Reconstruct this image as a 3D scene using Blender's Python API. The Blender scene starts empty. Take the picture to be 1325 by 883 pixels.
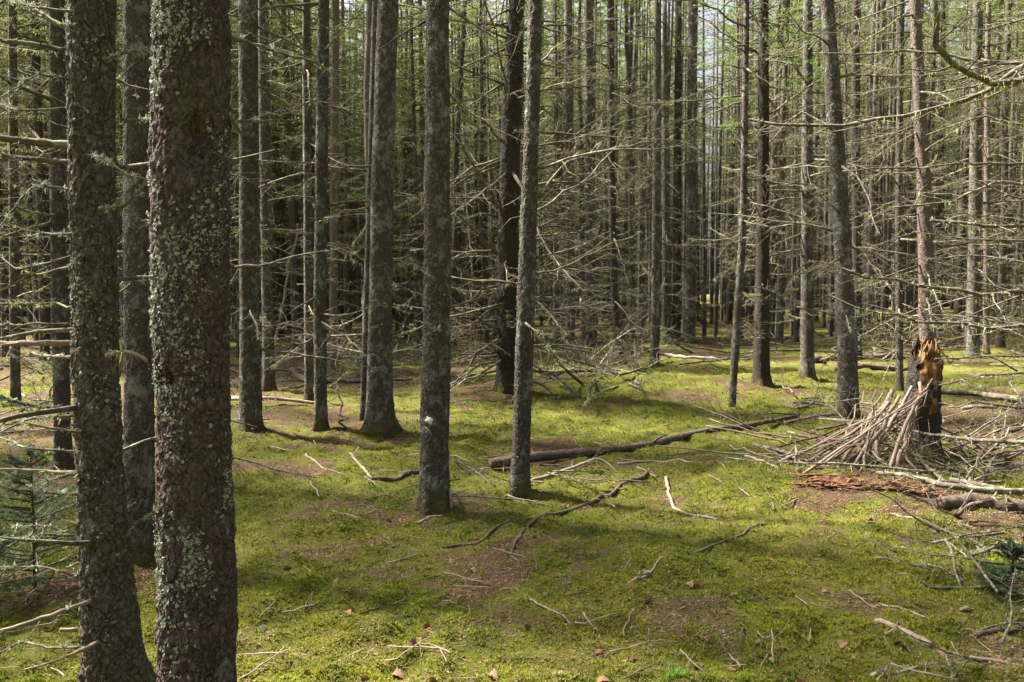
import bpy, math, random
import numpy as np
from mathutils import Vector, Matrix, Quaternion

R = math.radians
scene = bpy.context.scene
COL = scene.collection
rng = np.random.default_rng(7)
random.seed(7)

# ------------------------------------------------------------------ camera
W0, H0, FPX = 1325.0, 883.0, 1030.0
HORIZON = 372.0
CAMZ = 1.6
PITCH = math.atan((H0 / 2 - HORIZON) / FPX)
cam_d = bpy.data.cameras.new("camera")
cam_d.sensor_width = 36.0
cam_d.lens = 36.0 * FPX / W0
cam_d.clip_start = 0.05
cam_d.clip_end = 600.0
cam = bpy.data.objects.new("camera", cam_d)
cam.location = (0, 0, CAMZ)
cam.rotation_euler = (math.pi / 2 - PITCH, 0, 0)
COL.objects.link(cam)
scene.camera = cam

# ------------------------------------------------------------------ sky, sun, exposure
SUN_DIR = Vector((-0.66, 0.27, 1.0)).normalized()      # towards the sun
world = bpy.data.worlds.new("World")
scene.world = world
world.use_nodes = True
wn = world.node_tree
for n in list(wn.nodes):
    wn.nodes.remove(n)
sky = wn.nodes.new('ShaderNodeTexSky')
sky.sky_type = 'NISHITA'
sky.sun_disc = False
sky.sun_elevation = math.asin(SUN_DIR.z)
sky.sun_rotation = math.atan2(SUN_DIR.x, SUN_DIR.y)
sky.air_density = 1.0
sky.dust_density = 8.0
sky.ozone_density = 1.0
bgn = wn.nodes.new('ShaderNodeBackground')
bgn.inputs['Strength'].default_value = 0.052
wo = wn.nodes.new('ShaderNodeOutputWorld')
hs = wn.nodes.new('ShaderNodeHueSaturation')
hs.inputs['Saturation'].default_value = 0.35      # thin milky cloud
hs.inputs['Value'].default_value = 0.8
wn.links.new(sky.outputs[0], hs.inputs['Color'])
wn.links.new(hs.outputs[0], bgn.inputs[0])
wn.links.new(bgn.outputs[0], wo.inputs[0])
sun_d = bpy.data.lights.new("sun", 'SUN')
sun_d.energy = 5.0
sun_d.angle = R(4.5)
sun_d.color = (1.0, 0.93, 0.82)
sun = bpy.data.objects.new("sun", sun_d)
sun.rotation_euler = (-SUN_DIR).to_track_quat('-Z', 'Y').to_euler()
sun.location = (-20, -10, 30)
COL.objects.link(sun)

vs = scene.view_settings
vs.view_transform = 'Standard'
vs.look = 'None'
vs.gamma = 1.0
vs.use_curve_mapping = False
vs.exposure = 2.8
scene.render.engine = 'CYCLES'
scene.cycles.max_bounces = 6
scene.cycles.diffuse_bounces = 3
scene.cycles.glossy_bounces = 1
scene.cycles.transmission_bounces = 3
scene.cycles.transparent_max_bounces = 4
scene.cycles.caustics_reflective = False
scene.cycles.caustics_refractive = False
scene.cycles.use_denoising = True
scene.cycles.sample_clamp_indirect = 4.0

# ------------------------------------------------------------------ numpy noise
def _h(ix, iy, iz, s):
    n = (ix.astype(np.int64) * 374761393 + iy.astype(np.int64) * 668265263 +
         iz.astype(np.int64) * 2147483647 + s * 974634777) & 0xFFFFFFFF
    n = ((n ^ (n >> 13)) * 1274126177) & 0xFFFFFFFF
    n = ((n ^ (n >> 16)) * 2246822519) & 0xFFFFFFFF
    n = n ^ (n >> 15)
    return (n & 0xFFFFFF) / float(0xFFFFFF)

def vnoise(p, s=0):
    i = np.floor(p).astype(np.int64)
    f = p - i
    f = f * f * (3 - 2 * f)
    x, y, z = i[..., 0], i[..., 1], i[..., 2]
    fx, fy, fz = f[..., 0], f[..., 1], f[..., 2]
    def L(a, b, t): return a + (b - a) * t
    return L(L(L(_h(x, y, z, s), _h(x + 1, y, z, s), fx), L(_h(x, y + 1, z, s), _h(x + 1, y + 1, z, s), fx), fy),
             L(L(_h(x, y, z + 1, s), _h(x + 1, y, z + 1, s), fx), L(_h(x, y + 1, z + 1, s), _h(x + 1, y + 1, z + 1, s), fx), fy), fz)

def fbm(p, octv=4, s=0, gain=0.5):
    a, t, n = 1.0, 0.0, 0.0
    for k in range(octv):
        t = t + a * vnoise(p * (2.03 ** k) + 17.3 * k, s + k)
        n += a
        a *= gain
    return t / n

def worley(p, s=0):
    i = np.floor(p).astype(np.int64)
    f1 = np.full(p.shape[:-1], 9.0)
    f2 = np.full(p.shape[:-1], 9.0)
    cid = np.zeros(p.shape[:-1])
    for dx in (-1, 0, 1):
        for dy in (-1, 0, 1):
            for dz in (-1, 0, 1):
                c = i + np.array([dx, dy, dz])
                a, b, d = c[..., 0], c[..., 1], c[..., 2]
                q = np.stack([a + _h(a, b, d, s), b + _h(a, b, d, s + 1), d + _h(a, b, d, s + 2)], -1)
                r = np.sqrt(((q - p) ** 2).sum(-1))
                m = r < f1
                f2 = np.where(m, f1, np.minimum(f2, r))
                cid = np.where(m, _h(a, b, d, s + 3), cid)
                f1 = np.where(m, r, f1)
    return f1, f2, cid

def sstep(a, b, x):
    t = np.clip((x - a) / (b - a), 0, 1)
    return t * t * (3 - 2 * t)

# ------------------------------------------------------------------ terrain height and pixel helpers
MOUNDS = []      # (x, y, radius, height) rises round trunk feet, filled before the ground is built

def H(x, y):
    x = np.asarray(x, float); y = np.asarray(y, float)
    z0 = np.zeros_like(x)
    p = np.stack([x, y, z0], -1)
    h = (fbm(p * 0.32, 3, 3) - 0.5) * 0.26 + (fbm(p * 1.5 + 9, 3, 5) - 0.5) * 0.17
    near = sstep(3.0, 9.0, np.hypot(x, y))
    h = h * (0.55 + 0.45 * near)
    h = h + 0.5 * sstep(18, 40, y) * sstep(4, 22, x)
    for (mx, my, mr, mh) in MOUNDS:
        d2 = (x - mx) ** 2 + (y - my) ** 2
        h = h + mh * np.exp(-d2 / (mr * mr))
    return h

def Hs(x, y):
    return float(H(np.array([x]), np.array([y]))[0])

CP, SP = math.cos(PITCH), math.sin(PITCH)

def ray(px, py):
    u = (px - W0 / 2) / FPX
    v = (H0 / 2 - py) / FPX
    return np.array([u, CP + v * SP, -SP + v * CP])

def P(px, py, Y):
    d = ray(px, py)
    return np.array([0, 0, CAMZ]) + d * (Y / d[1])

def G(px, py, lift=0.0):
    d = ray(px, py)
    t = CAMZ / max(-d[2], 1e-3)
    for _ in range(12):
        q = np.array([0, 0, CAMZ]) + d * t
        h = Hs(q[0], q[1])
        t += (q[2] - h) / max(-d[2], 0.02) * 0.8
    q = np.array([0, 0, CAMZ]) + d * t
    q[2] = Hs(q[0], q[1]) + lift
    return q

def G_many(px, py):
    u = (px - W0 / 2) / FPX
    v = (H0 / 2 - py) / FPX
    d = np.stack([u, CP + v * SP, -SP + v * CP], -1)
    t = CAMZ / np.maximum(-d[:, 2], 1e-3)
    for _ in range(6):
        q = d * t[:, None]
        h = H(q[:, 0], q[:, 1])
        t = t + (q[:, 2] + CAMZ - h) / np.maximum(-d[:, 2], 0.02) * 0.8
    q = d * t[:, None]
    q[:, 2] = H(q[:, 0], q[:, 1])
    return q

def PX(x, y, z):
    c = np.array([x, y, z - CAMZ])
    dep = c[1] * CP - c[2] * SP
    return W0 / 2 + FPX * c[0] / dep, H0 / 2 - FPX * (c[1] * SP + c[2] * CP) / dep, dep

# ------------------------------------------------------------------ mesh builder
class MB:
    def __init__(self):
        self.v, self.t, self.q, self.tm, self.qm, self.a = [], [], [], [], [], []
        self.n = 0
    def add(self, v, tris=None, quads=None, mi=0, tint=None):
        v = np.asarray(v, float).reshape(-1, 3)
        self.v.append(v)
        self.a.append(np.full(len(v), 0.5) if tint is None else (np.full(len(v), float(tint)) if np.isscalar(tint) else np.asarray(tint, float)))
        if tris is not None and len(tris):
            t = np.asarray(tris, np.int64).reshape(-1, 3) + self.n
            self.t.append(t); self.tm.append(np.full(len(t), mi))
        if quads is not None and len(quads):
            t = np.asarray(quads, np.int64).reshape(-1, 4) + self.n
            self.q.append(t); self.qm.append(np.full(len(t), mi))
        self.n += len(v)
    def arrays(self):
        if not hasattr(self, '_arr'):
            self._arr = (np.concatenate(self.v), np.concatenate(self.a),
                         np.concatenate(self.t) if self.t else np.zeros((0, 3), np.int64),
                         np.concatenate(self.tm) if self.tm else np.zeros(0, np.int64),
                         np.concatenate(self.q) if self.q else np.zeros((0, 4), np.int64),
                         np.concatenate(self.qm) if self.qm else np.zeros(0, np.int64))
        return self._arr
    def merge(self, other, M=None):
        v, a, t, tm, q, qm = other.arrays()
        if M is not None:
            M = np.array(M)
            v = v @ M[:3, :3].T + M[:3, 3]
        self.v.append(v); self.a.append(a)
        if len(t): self.t.append(t + self.n); self.tm.append(tm)
        if len(q): self.q.append(q + self.n); self.qm.append(qm)
        self.n += len(v)
    def mesh(self, name, mats, smooth=True):
        v, a, t, tm, q, qm = self.arrays()
        me = bpy.data.meshes.new(name)
        me.vertices.add(len(v))
        me.vertices.foreach_set('co', v.astype(np.float32).ravel())
        nl = len(t) * 3 + len(q) * 4
        me.loops.add(nl)
        me.polygons.add(len(t) + len(q))
        me.loops.foreach_set('vertex_index', np.concatenate([t.ravel(), q.ravel()]).astype(np.int32))
        ls = np.concatenate([np.arange(len(t)) * 3, len(t) * 3 + np.arange(len(q)) * 4]).astype(np.int32)
        me.polygons.foreach_set('loop_start', ls)
        me.polygons.foreach_set('material_index', np.concatenate([tm, qm]).astype(np.int32))
        me.polygons.foreach_set('use_smooth', np.full(len(ls), smooth))
        at = me.attributes.new('tint', 'FLOAT', 'POINT')
        at.data.foreach_set('value', a.astype(np.float32))
        for m in mats:
            me.materials.append(m)
        me.update(calc_edges=True)
        return me
    def build(self, name, mats, parent=None, loc=None, smooth=True):
        o = bpy.data.objects.new(name, self.mesh(name, mats, smooth))
        COL.objects.link(o)
        if parent is not None: o.parent = parent
        if loc is not None: o.location = loc
        return o

def tag(o, label, cat, group=None, kind=None):
    o['label'] = label
    o['category'] = cat
    if group: o['group'] = group
    if kind: o['kind'] = kind
    return o

def empty(name, loc, label, cat, group=None):
    o = bpy.data.objects.new(name, None)
    o.empty_display_size = 0.2
    COL.objects.link(o)
    o.location = loc
    return tag(o, label, cat, group)

def link_copy(me, name, parent, M):
    o = bpy.data.objects.new(name, me)
    COL.objects.link(o)
    o.parent = parent
    o.matrix_basis = M
    return o

def tube(mb, pts, rad, sides=5, mi=0, tint=0.5, cap=True, rough=0.0, seed=0):
    pts = np.asarray(pts, float); n = len(pts)
    rad = np.asarray(rad, float)
    tg = np.gradient(pts, axis=0)
    tg /= np.linalg.norm(tg, axis=1)[:, None] + 1e-9
    ref = np.array([0.13, 0.21, 0.97]) if abs(tg[0, 2]) < 0.9 else np.array([0.98, 0.12, 0.15])
    s = np.cross(tg, ref); s /= np.linalg.norm(s, axis=1)[:, None] + 1e-9
    u = np.cross(s, tg)
    an = np.arange(sides) / sides * 2 * math.pi
    ca, sa = np.cos(an), np.sin(an)
    rr = rad[:, None] * np.ones((1, sides))
    if rough > 0:
        rs = np.random.default_rng(seed + 1)
        rr = rr * (1 + rough * (rs.random((n, sides)) - 0.5) * 2)
    v = pts[:, None, :] + rr[..., None] * (ca[None, :, None] * s[:, None, :] + sa[None, :, None] * u[:, None, :])
    v = v.reshape(-1, 3)
    i = np.arange(n - 1)[:, None] * sides + np.arange(sides)[None, :]
    j = np.arange(n - 1)[:, None] * sides + (np.arange(sides)[None, :] + 1) % sides
    quads = np.stack([i, j, j + sides, i + sides], -1).reshape(-1, 4)
    tris = None
    if cap:
        v = np.concatenate([v, pts[:1] - tg[:1] * rad[0] * 0.2, pts[-1:] + tg[-1:] * rad[-1] * 0.5])
        a = np.arange(sides); b = (a + 1) % sides
        t0 = np.stack([b, a, np.full(sides, n * sides)], -1)
        t1 = np.stack([(n - 1) * sides + a, (n - 1) * sides + b, np.full(sides, n * sides + 1)], -1)
        tris = np.concatenate([t0, t1])
    mb.add(v, tris, quads, mi, tint)

# ------------------------------------------------------------------ materials
def new_mat(name):
    m = bpy.data.materials.new(name)
    m.use_nodes = True
    nt = m.node_tree
    for n in list(nt.nodes): nt.nodes.remove(n)
    out = nt.nodes.new('ShaderNodeOutputMaterial')
    bs = nt.nodes.new('ShaderNodeBsdfPrincipled')
    nt.links.new(bs.outputs[0], out.inputs[0])
    bs.inputs['Roughness'].default_value = 0.9
    bs.inputs['Specular IOR Level'].default_value = 0.15
    return m, nt, bs, out

class NT:
    def __init__(self, nt): self.nt = nt
    def n(self, typ, **kw):
        x = self.nt.nodes.new(typ)
        for k, v in kw.items():
            if hasattr(x, k) and k not in ('inputs',): setattr(x, k, v)
        return x
    def set(self, node, key, val):
        if hasattr(val, 'is_linked') or isinstance(val, bpy.types.NodeSocket):
            self.nt.links.new(val, node.inputs[key])
        else:
            node.inputs[key].default_value = val
    def noise(self, vec, scale, detail=4, rough=0.55, dist=0.0):
        x = self.n('ShaderNodeTexNoise')
        if vec is not None: self.set(x, 'Vector', vec)
        self.set(x, 'Scale', scale); self.set(x, 'Detail', detail); self.set(x, 'Roughness', rough); self.set(x, 'Distortion', dist)
        return x.outputs['Fac']
    def vor(self, vec, scale, feature='F1', out='Distance', rnd=1.0):
        x = self.n('ShaderNodeTexVoronoi'); x.feature = feature
        if vec is not None: self.set(x, 'Vector', vec)
        self.set(x, 'Scale', scale)
        self.set(x, 'Randomness', rnd)
        return x.outputs[out]
    def ramp(self, fac, stops):
        x = self.n('ShaderNodeValToRGB')
        el = x.color_ramp.elements
        while len(el) < len(stops): el.new(0.5)
        for e, (p, c) in zip(el, stops):
            e.position = p
            e.color = (c, c, c, 1) if np.isscalar(c) else (*c, 1)
        self.set(x, 0, fac)
        return x.outputs[0]
    def mix(self, fac, a, b, blend='MIX'):
        x = self.n('ShaderNodeMix'); x.data_type = 'RGBA'; x.blend_type = blend
        for k, v in ((0, fac), (6, a), (7, b)):
            if isinstance(v, tuple) and len(v) == 3: v = (*v, 1)
            if isinstance(v, bpy.types.NodeSocket): self.nt.links.new(v, x.inputs[k])
            else: x.inputs[k].default_value = v
        return x.outputs[2]
    def math(self, op, a, b=0.0, c=0.0):
        x = self.n('ShaderNodeMath'); x.operation = op
        self.set(x, 0, a); self.set(x, 1, b)
        if op in ('MULTIPLY_ADD',): self.set(x, 2, c)
        return x.outputs[0]
    def bump(self, height, strength, dist, normal=None):
        x = self.n('ShaderNodeBump')
        self.set(x, 'Height', height); self.set(x, 'Strength', strength); self.set(x, 'Distance', dist)
        if normal is not None: self.set(x, 'Normal', normal)
        return x.outputs[0]
    def coords(self, scale=(1, 1, 1), rand=30.0):
        tc = self.n('ShaderNodeTexCoord')
        mp = self.n('ShaderNodeMapping')
        self.set(mp, 'Vector', tc.outputs['Object'])
        mp.inputs['Scale'].default_value = scale
        if rand:
            oi = self.n('ShaderNodeObjectInfo')
            cb = self.n('ShaderNodeCombineXYZ')
            m1 = self.math('MULTIPLY', oi.outputs['Random'], rand)
            self.set(cb, 0, m1); self.set(cb, 2, m1)
            self.set(mp, 'Location', cb.outputs[0])
        return mp.outputs[0]
    def rand(self):
        return self.n('ShaderNodeObjectInfo').outputs['Random']
    def attr(self, name='tint'):
        x = self.n('ShaderNodeAttribute'); x.attribute_name = name
        return x.outputs['Fac']

def bark_mat(name, dark, mid, lich=(0.30, 0.315, 0.28), lich_lo=0.56, algae=(0.10, 0.105, 0.045), algae_amt=0.5, scale=1.0, bump=1.0, far=False):
    m, nt, bs, _ = new_mat(name)
    N = NT(nt)
    co = N.coords((1, 1, 0.75))
    warp = N.n('ShaderNodeTexNoise'); N.set(warp, 'Vector', co); N.set(warp, 'Scale', 14.0 * scale); N.set(warp, 'Detail', 3.0)
    wv = N.n('ShaderNodeVectorMath'); wv.operation = 'MULTIPLY_ADD'
    nt.links.new(warp.outputs['Color'], wv.inputs[0]); wv.inputs[1].default_value = (0.11, 0.11, 0.13); nt.links.new(co, wv.inputs[2])
    vc = wv.outputs[0]
    cell = N.vor(vc, 42 * scale, 'F1', 'Color')
    edge = N.vor(vc, 42 * scale, 'DISTANCE_TO_EDGE')
    sep = N.n('ShaderNodeSeparateColor'); nt.links.new(cell, sep.inputs[0])
    fine = N.noise(co, 110 * scale, 5, 0.65)
    big = N.noise(co, 5 * scale, 4, 0.6)
    c = N.mix(sep.outputs[0], dark, mid)
    c = N.mix(N.ramp(fine, [(0.38, 0.0), (0.68, 0.9)]), c, tuple(min(1, x * 1.7) for x in mid))
    c = N.mix(N.ramp(edge, [(0.0, 0.6), (0.12, 0.0)]), c, tuple(x * 0.45 for x in dark))
    ba = N.ramp(N.noise(co, 3.3 * scale, 4, 0.6), [(0.45, 0.0), (0.7, algae_amt)])
    c = N.mix(ba, c, algae)
    # per tree tone
    rv = N.rand()
    c = N.mix(N.math('MULTIPLY', rv, 0.35), c, (0.10, 0.088, 0.078))
    lm = N.noise(co, 17 * scale, 8, 0.72, 0.6)
    lm2 = N.math('ADD', N.math('MULTIPLY', lm, 0.7), N.math('MULTIPLY', big, 0.3))
    lmask = N.ramp(lm2, [(lich_lo - 0.045, 0.0), (lich_lo + 0.02, 0.55), (lich_lo + 0.12, 0.9)])
    lcol = N.mix(fine, tuple(x * 0.6 for x in lich), tuple(min(1, x * 1.35) for x in lich))
    c = N.mix(lmask, c, lcol)
    tcz = N.n('ShaderNodeTexCoord'); sz = N.n('ShaderNodeSeparateXYZ'); nt.links.new(tcz.outputs['Object'], sz.inputs[0])
    foot = N.math('ADD', N.math('MULTIPLY', sz.outputs[2], -3.2), N.math('MULTIPLY', N.noise(co, 7, 5, 0.65), 1.5))
    c = N.mix(N.ramp(foot, [(0.22, 0.0), (0.60, 0.85)]), c, N.mix(N.ramp(big, [(0.42, 0.0), (0.55, 1.0)]), (0.085, 0.055, 0.03), (0.09, 0.10, 0.018)))
    nt.links.new(c, bs.inputs['Base Color'])
    hgt = N.math('ADD', N.math('MULTIPLY', N.ramp(edge, [(0.0, 0.0), (0.25, 1.0)]), 0.6), N.math('MULTIPLY', fine, 0.7))
    hgt = N.math('ADD', hgt, N.math('MULTIPLY', lmask, 0.5))
    nt.links.new(N.bump(hgt, 1.0 * bump, 0.02 if not far else 0.025), bs.inputs['Normal'])
    bs.inputs['Roughness'].default_value = 0.88
    return m

def simple_mat(name, c1, c2, scale=20, stretch=(1, 1, 1), c3=None, c3_lo=0.6, bump=0.4, tinted=0.0, tintcol=(0, 0, 0), translucent=None, rough=0.9, rnd=0.0, rndcol=(0.1, 0.1, 0.1)):
    m, nt, bs, out = new_mat(name)
    N = NT(nt)
    co = N.coords(stretch)
    n1 = N.noise(co, scale, 6, 0.65)
    c = N.mix(N.ramp(n1, [(0.3, 0.0), (0.7, 1.0)]), c1, c2)
    if c3 is not None:
        n2 = N.noise(co, scale * 0.6, 7, 0.7, 0.5)
        c = N.mix(N.ramp(n2, [(c3_lo - 0.05, 0.0), (c3_lo + 0.05, 0.85)]), c, c3)
    if tinted:
        c = N.mix(N.math('MULTIPLY', N.attr(), tinted), c, tintcol)
    if rnd:
        c = N.mix(N.math('MULTIPLY', N.rand(), rnd), c, rndcol)
    nt.links.new(c, bs.inputs['Base Color'])
    bs.inputs['Roughness'].default_value = rough
    if bump:
        nt.links.new(N.bump(n1, bump, 0.01), bs.inputs['Normal'])
    if translucent:
        tr = nt.nodes.new('ShaderNodeBsdfTranslucent')
        nt.links.new(c, tr.inputs[0])
        ms = nt.nodes.new('ShaderNodeMixShader')
        ms.inputs[0].default_value = translucent
        nt.links.new(bs.outputs[0], ms.inputs[1]); nt.links.new(tr.outputs[0], ms.inputs[2])
        nt.links.new(ms.outputs[0], out.inputs[0])
    return m

M_BARK_BIG = bark_mat('bark_purple_brown', (0.036, 0.025, 0.023), (0.105, 0.072, 0.066), lich=(0.36, 0.39, 0.34), lich_lo=0.60, algae=(0.10, 0.10, 0.03), algae_amt=0.35, scale=0.9)
M_BARK_SCALY = bark_mat('bark_scaly_grey', (0.046, 0.037, 0.029), (0.135, 0.110, 0.088), lich_lo=0.575, algae_amt=0.3, scale=0.8, bump=1.2)
M_BARK = bark_mat('bark_grey_brown', (0.036, 0.027, 0.022), (0.095, 0.074, 0.061), lich_lo=0.545, algae_amt=0.4)
M_BARK_PALE = bark_mat('bark_pale_pinkish', (0.085, 0.063, 0.054), (0.185, 0.145, 0.125), lich_lo=0.62, algae_amt=0.2)
M_BARK_DARK = bark_mat('bark_dark_rotten', (0.020, 0.016, 0.013), (0.052, 0.041, 0.034), lich=(0.30, 0.16, 0.07), lich_lo=0.63, algae_amt=0.15)
M_BARK_FAR = bark_mat('bark_distant', (0.042, 0.032, 0.026), (0.105, 0.083, 0.068), lich_lo=0.57, algae_amt=0.5, far=True)
M_TWIG = simple_mat('dead_twig_wood', (0.060, 0.046, 0.036), (0.165, 0.130, 0.095), 22, c3=(0.275, 0.295, 0.185), c3_lo=0.55, rnd=0.55, rndcol=(0.055, 0.046, 0.040))
M_STICK = simple_mat('bleached_stick', (0.14, 0.108, 0.084), (0.30, 0.245, 0.19), 16, (1, 1, 1), c3=(0.17, 0.11, 0.08), c3_lo=0.6, rnd=0.4, rndcol=(0.2, 0.14, 0.1))
M_LICHEN = simple_mat('grey_green_lichen', (0.17, 0.20, 0.14), (0.40, 0.43, 0.35), 40, tinted=0.35, tintcol=(0.16, 0.17, 0.11), translucent=0.2)
M_BEARD = simple_mat('olive_beard_lichen', (0.21, 0.235, 0.09), (0.35, 0.375, 0.16), 30, translucent=0.3)
M_NEEDLE = simple_mat('spruce_needles', (0.055, 0.095, 0.020), (0.12, 0.155, 0.042), 5, bump=0, tinted=0.6, tintcol=(0.215, 0.225, 0.075), translucent=0.45, rough=0.6)
M_NEEDLE_BLUE = simple_mat('young_spruce_needles', (0.024, 0.052, 0.022), (0.055, 0.098, 0.040), 9, bump=0, tinted=0.5, tintcol=(0.06, 0.105, 0.045), translucent=0.3, rough=0.6)
M_NEEDLE_BRIGHT = simple_mat('bright_green_needles', (0.06, 0.14, 0.02), (0.12, 0.22, 0.04), 5, bump=0, tinted=0.5, tintcol=(0.18, 0.27, 0.06), translucent=0.4, rough=0.6)  # brighter green needles for the sprays on a few trunks
M_LOG = simple_mat('fallen_log_bark', (0.040, 0.028, 0.022), (0.12, 0.088, 0.068), 26, c3=(0.20, 0.175, 0.14), c3_lo=0.62, bump=0.9)
M_ROT = simple_mat('orange_rotten_wood', (0.14, 0.075, 0.028), (0.30, 0.175, 0.07), 26, (1, 1, 0.25), c3=(0.075, 0.035, 0.018), c3_lo=0.52, bump=1.0)
M_ROT_RED = simple_mat('red_rotten_wood', (0.085, 0.042, 0.023), (0.185, 0.096, 0.048), 26, (1, 1, 0.6), c3=(0.06, 0.028, 0.016), c3_lo=0.54, bump=1.0)
M_PIT = simple_mat('painted_hole_shade', (0.012, 0.008, 0.006), (0.03, 0.02, 0.012), 18)  # near-black colour paints the shade inside the woodpecker holes
M_CONE = simple_mat('spruce_cone_scales', (0.08, 0.038, 0.022), (0.19, 0.095, 0.05), 60, bump=0.5, rnd=0.6, rndcol=(0.20, 0.12, 0.07))
M_LEAF = simple_mat('dry_leaf', (0.11, 0.066, 0.038), (0.22, 0.145, 0.085), 30, bump=0.2, rnd=0.5, rndcol=(0.12, 0.06, 0.03))
M_CUT = simple_mat('white_resin_scar', (0.55, 0.54, 0.50), (0.75, 0.74, 0.70), 30)
M_GRASS = simple_mat('bright_grass', (0.08, 0.20, 0.02), (0.15, 0.30, 0.04), 12, bump=0, translucent=0.35)

# ------------------------------------------------------------------ branch generators
def curve_pts(p0, d, L, n, rs, sag=0.0, wob=0.08, up_tip=0.0):
    d = np.asarray(d, float); d = d / np.linalg.norm(d)
    pts = [np.asarray(p0, float)]
    st = L / (n - 1)
    for k in range(1, n):
        t = k / (n - 1)
        dd = d + np.array([rs.normal() * wob, rs.normal() * wob, rs.normal() * wob - sag * (1 - t) + up_tip * t])
        dd /= np.linalg.norm(dd)
        d = d * 0.6 + dd * 0.4
        d /= np.linalg.norm(d)
        pts.append(pts[-1] + dd * st)
    return np.array(pts)

def lichen_tuft(mb, p, size, rs, mi=1, n=7):
    n = int(n * 1.7); size = size * 0.72
    a = rs.normal(size=(n, 3)); a /= np.linalg.norm(a, axis=1)[:, None]
    b = np.cross(a, rs.normal(size=(n, 3))); b /= np.linalg.norm(b, axis=1)[:, None] + 1e-9
    s = size * (0.5 + rs.random((n, 1)))
    v = np.stack([p + a * s * 0.1 - b * s * 0.15, p + a * s * 0.1 + b * s * 0.15, p + a * s], 1).reshape(-1, 3)
    mb.add(v, np.arange(3 * n).reshape(-1, 3), None, mi, rs.random())

BW = [0.003, 0.55]
def beard(mb, p, L, rs, mi=2, n=5):
    for _ in range(n):
        l = L * (0.4 + rs.random()) * BW[1]
        o = rs.normal(size=3) * np.array([0.02, 0.02, 0.004])
        w = rs.normal(size=3); w[2] = 0; w /= np.linalg.norm(w) + 1e-9
        e = p + o + np.array([rs.normal() * 0.15 * l, rs.normal() * 0.15 * l, -l])
        mb.add(np.stack([p + o - w * BW[0], p + o + w * BW[0], e]), [[0, 1, 2]], None, mi, rs.random())

def grow(mb, pts, r0, r1, rs, twigs=10, sub=2, lich=6, beards=2, sides=5, tsides=3, tlen=0.38, start=0.18, planar=0.35):
    """one dead branch along a polyline, with side twigs"""
    n = len(pts)
    tt = np.linspace(0, 1, n)
    rad = r0 + (r1 - r0) * tt ** 0.8
    tube(mb, pts, rad, sides, 0, rough=0.18 if sides > 4 else 0.0, seed=int(rs.integers(1e6)))
    seg = np.linalg.norm(np.diff(pts, axis=0), axis=1); L = seg.sum()
    def at(t):
        f = t * (n - 1); i = min(int(f), n - 2)
        return pts[i] + (pts[i + 1] - pts[i]) * (f - i), (pts[i + 1] - pts[i]) / (np.linalg.norm(pts[i + 1] - pts[i]) + 1e-9)
    sgn = 1
    for k in range(twigs):
        t = start + (0.97 - start) * (k + rs.random()) / max(twigs, 1)
        p, tg = at(min(t, 0.97))
        side = np.cross(tg, np.array([0, 0, 1.0])); side /= np.linalg.norm(side) + 1e-9
        d = tg * (0.55 + 0.3 * rs.random()) + side * sgn * (0.6 + 0.5 * rs.random()) + np.array([0, 0, rs.normal() * planar])
        sgn = -sgn if rs.random() < 0.85 else sgn
        l = L * tlen * (1.05 - 0.7 * t) * (0.25 + 0.95 * rs.random())
        tp = curve_pts(p, d, l, 4, rs, sag=0.05, wob=0.16)
        rt = max(0.0016, (r0 + (r1 - r0) * t) * 0.42)
        tube(mb, tp, [rt, rt * 0.8, rt * 0.6, rt * 0.3], tsides, 0, cap=False)
        for j in range(rs.integers(0, sub + 1)):
            tj = 0.3 + 0.6 * rs.random()
            q = tp[0] + (tp[-1] - tp[0]) * tj
            d2 = (tp[-1] - tp[0]) / (l + 1e-9) * 0.6 + rs.normal(size=3) * np.array([0.6, 0.6, 0.35])
            sp = curve_pts(q, d2, l * 0.4 * (0.4 + rs.random()), 3, rs, wob=0.15)
            tube(mb, sp, [rt * 0.6, rt * 0.5, rt * 0.25], 3, 0, cap=False)
            if lich and rs.random() < 0.35: lichen_tuft(mb, sp[1], 0.014, rs, 1, 4)
        if lich and rs.random() < 0.4: lichen_tuft(mb, tp[rs.integers(0, 4)], 0.018, rs, 1, 5)
    for k in range(lich):
        p, tg = at(rs.random() ** 0.8)
        lichen_tuft(mb, p + rs.normal(size=3) * r0 * 0.4, 0.012 + 0.022 * rs.random(), rs, 1 if rs.random() < 0.75 else 2, 8)
    for k in range(beards):
        p, tg = at(0.15 + 0.8 * rs.random())
        beard(mb, p, 0.05 + 0.09 * rs.random(), rs)

WOODS = [M_TWIG, M_LICHEN, M_BEARD]
def pool_branch(seed, L, r0, twigs, sub, lich, beards, sides, tsides, sag=0.12, npt=9):
    rs = np.random.default_rng(seed)
    mb = MB()
    pts = curve_pts((0, 0, 0), (1, 0, 0.05 * rs.normal()), L, npt, rs, sag=sag * rs.normal(0.6, 0.7), wob=0.10, up_tip=0.12 * rs.random())
    grow(mb, pts, r0, max(0.0018, r0 * 0.22), rs, twigs, sub, lich, beards, sides, tsides)
    return mb

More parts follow.
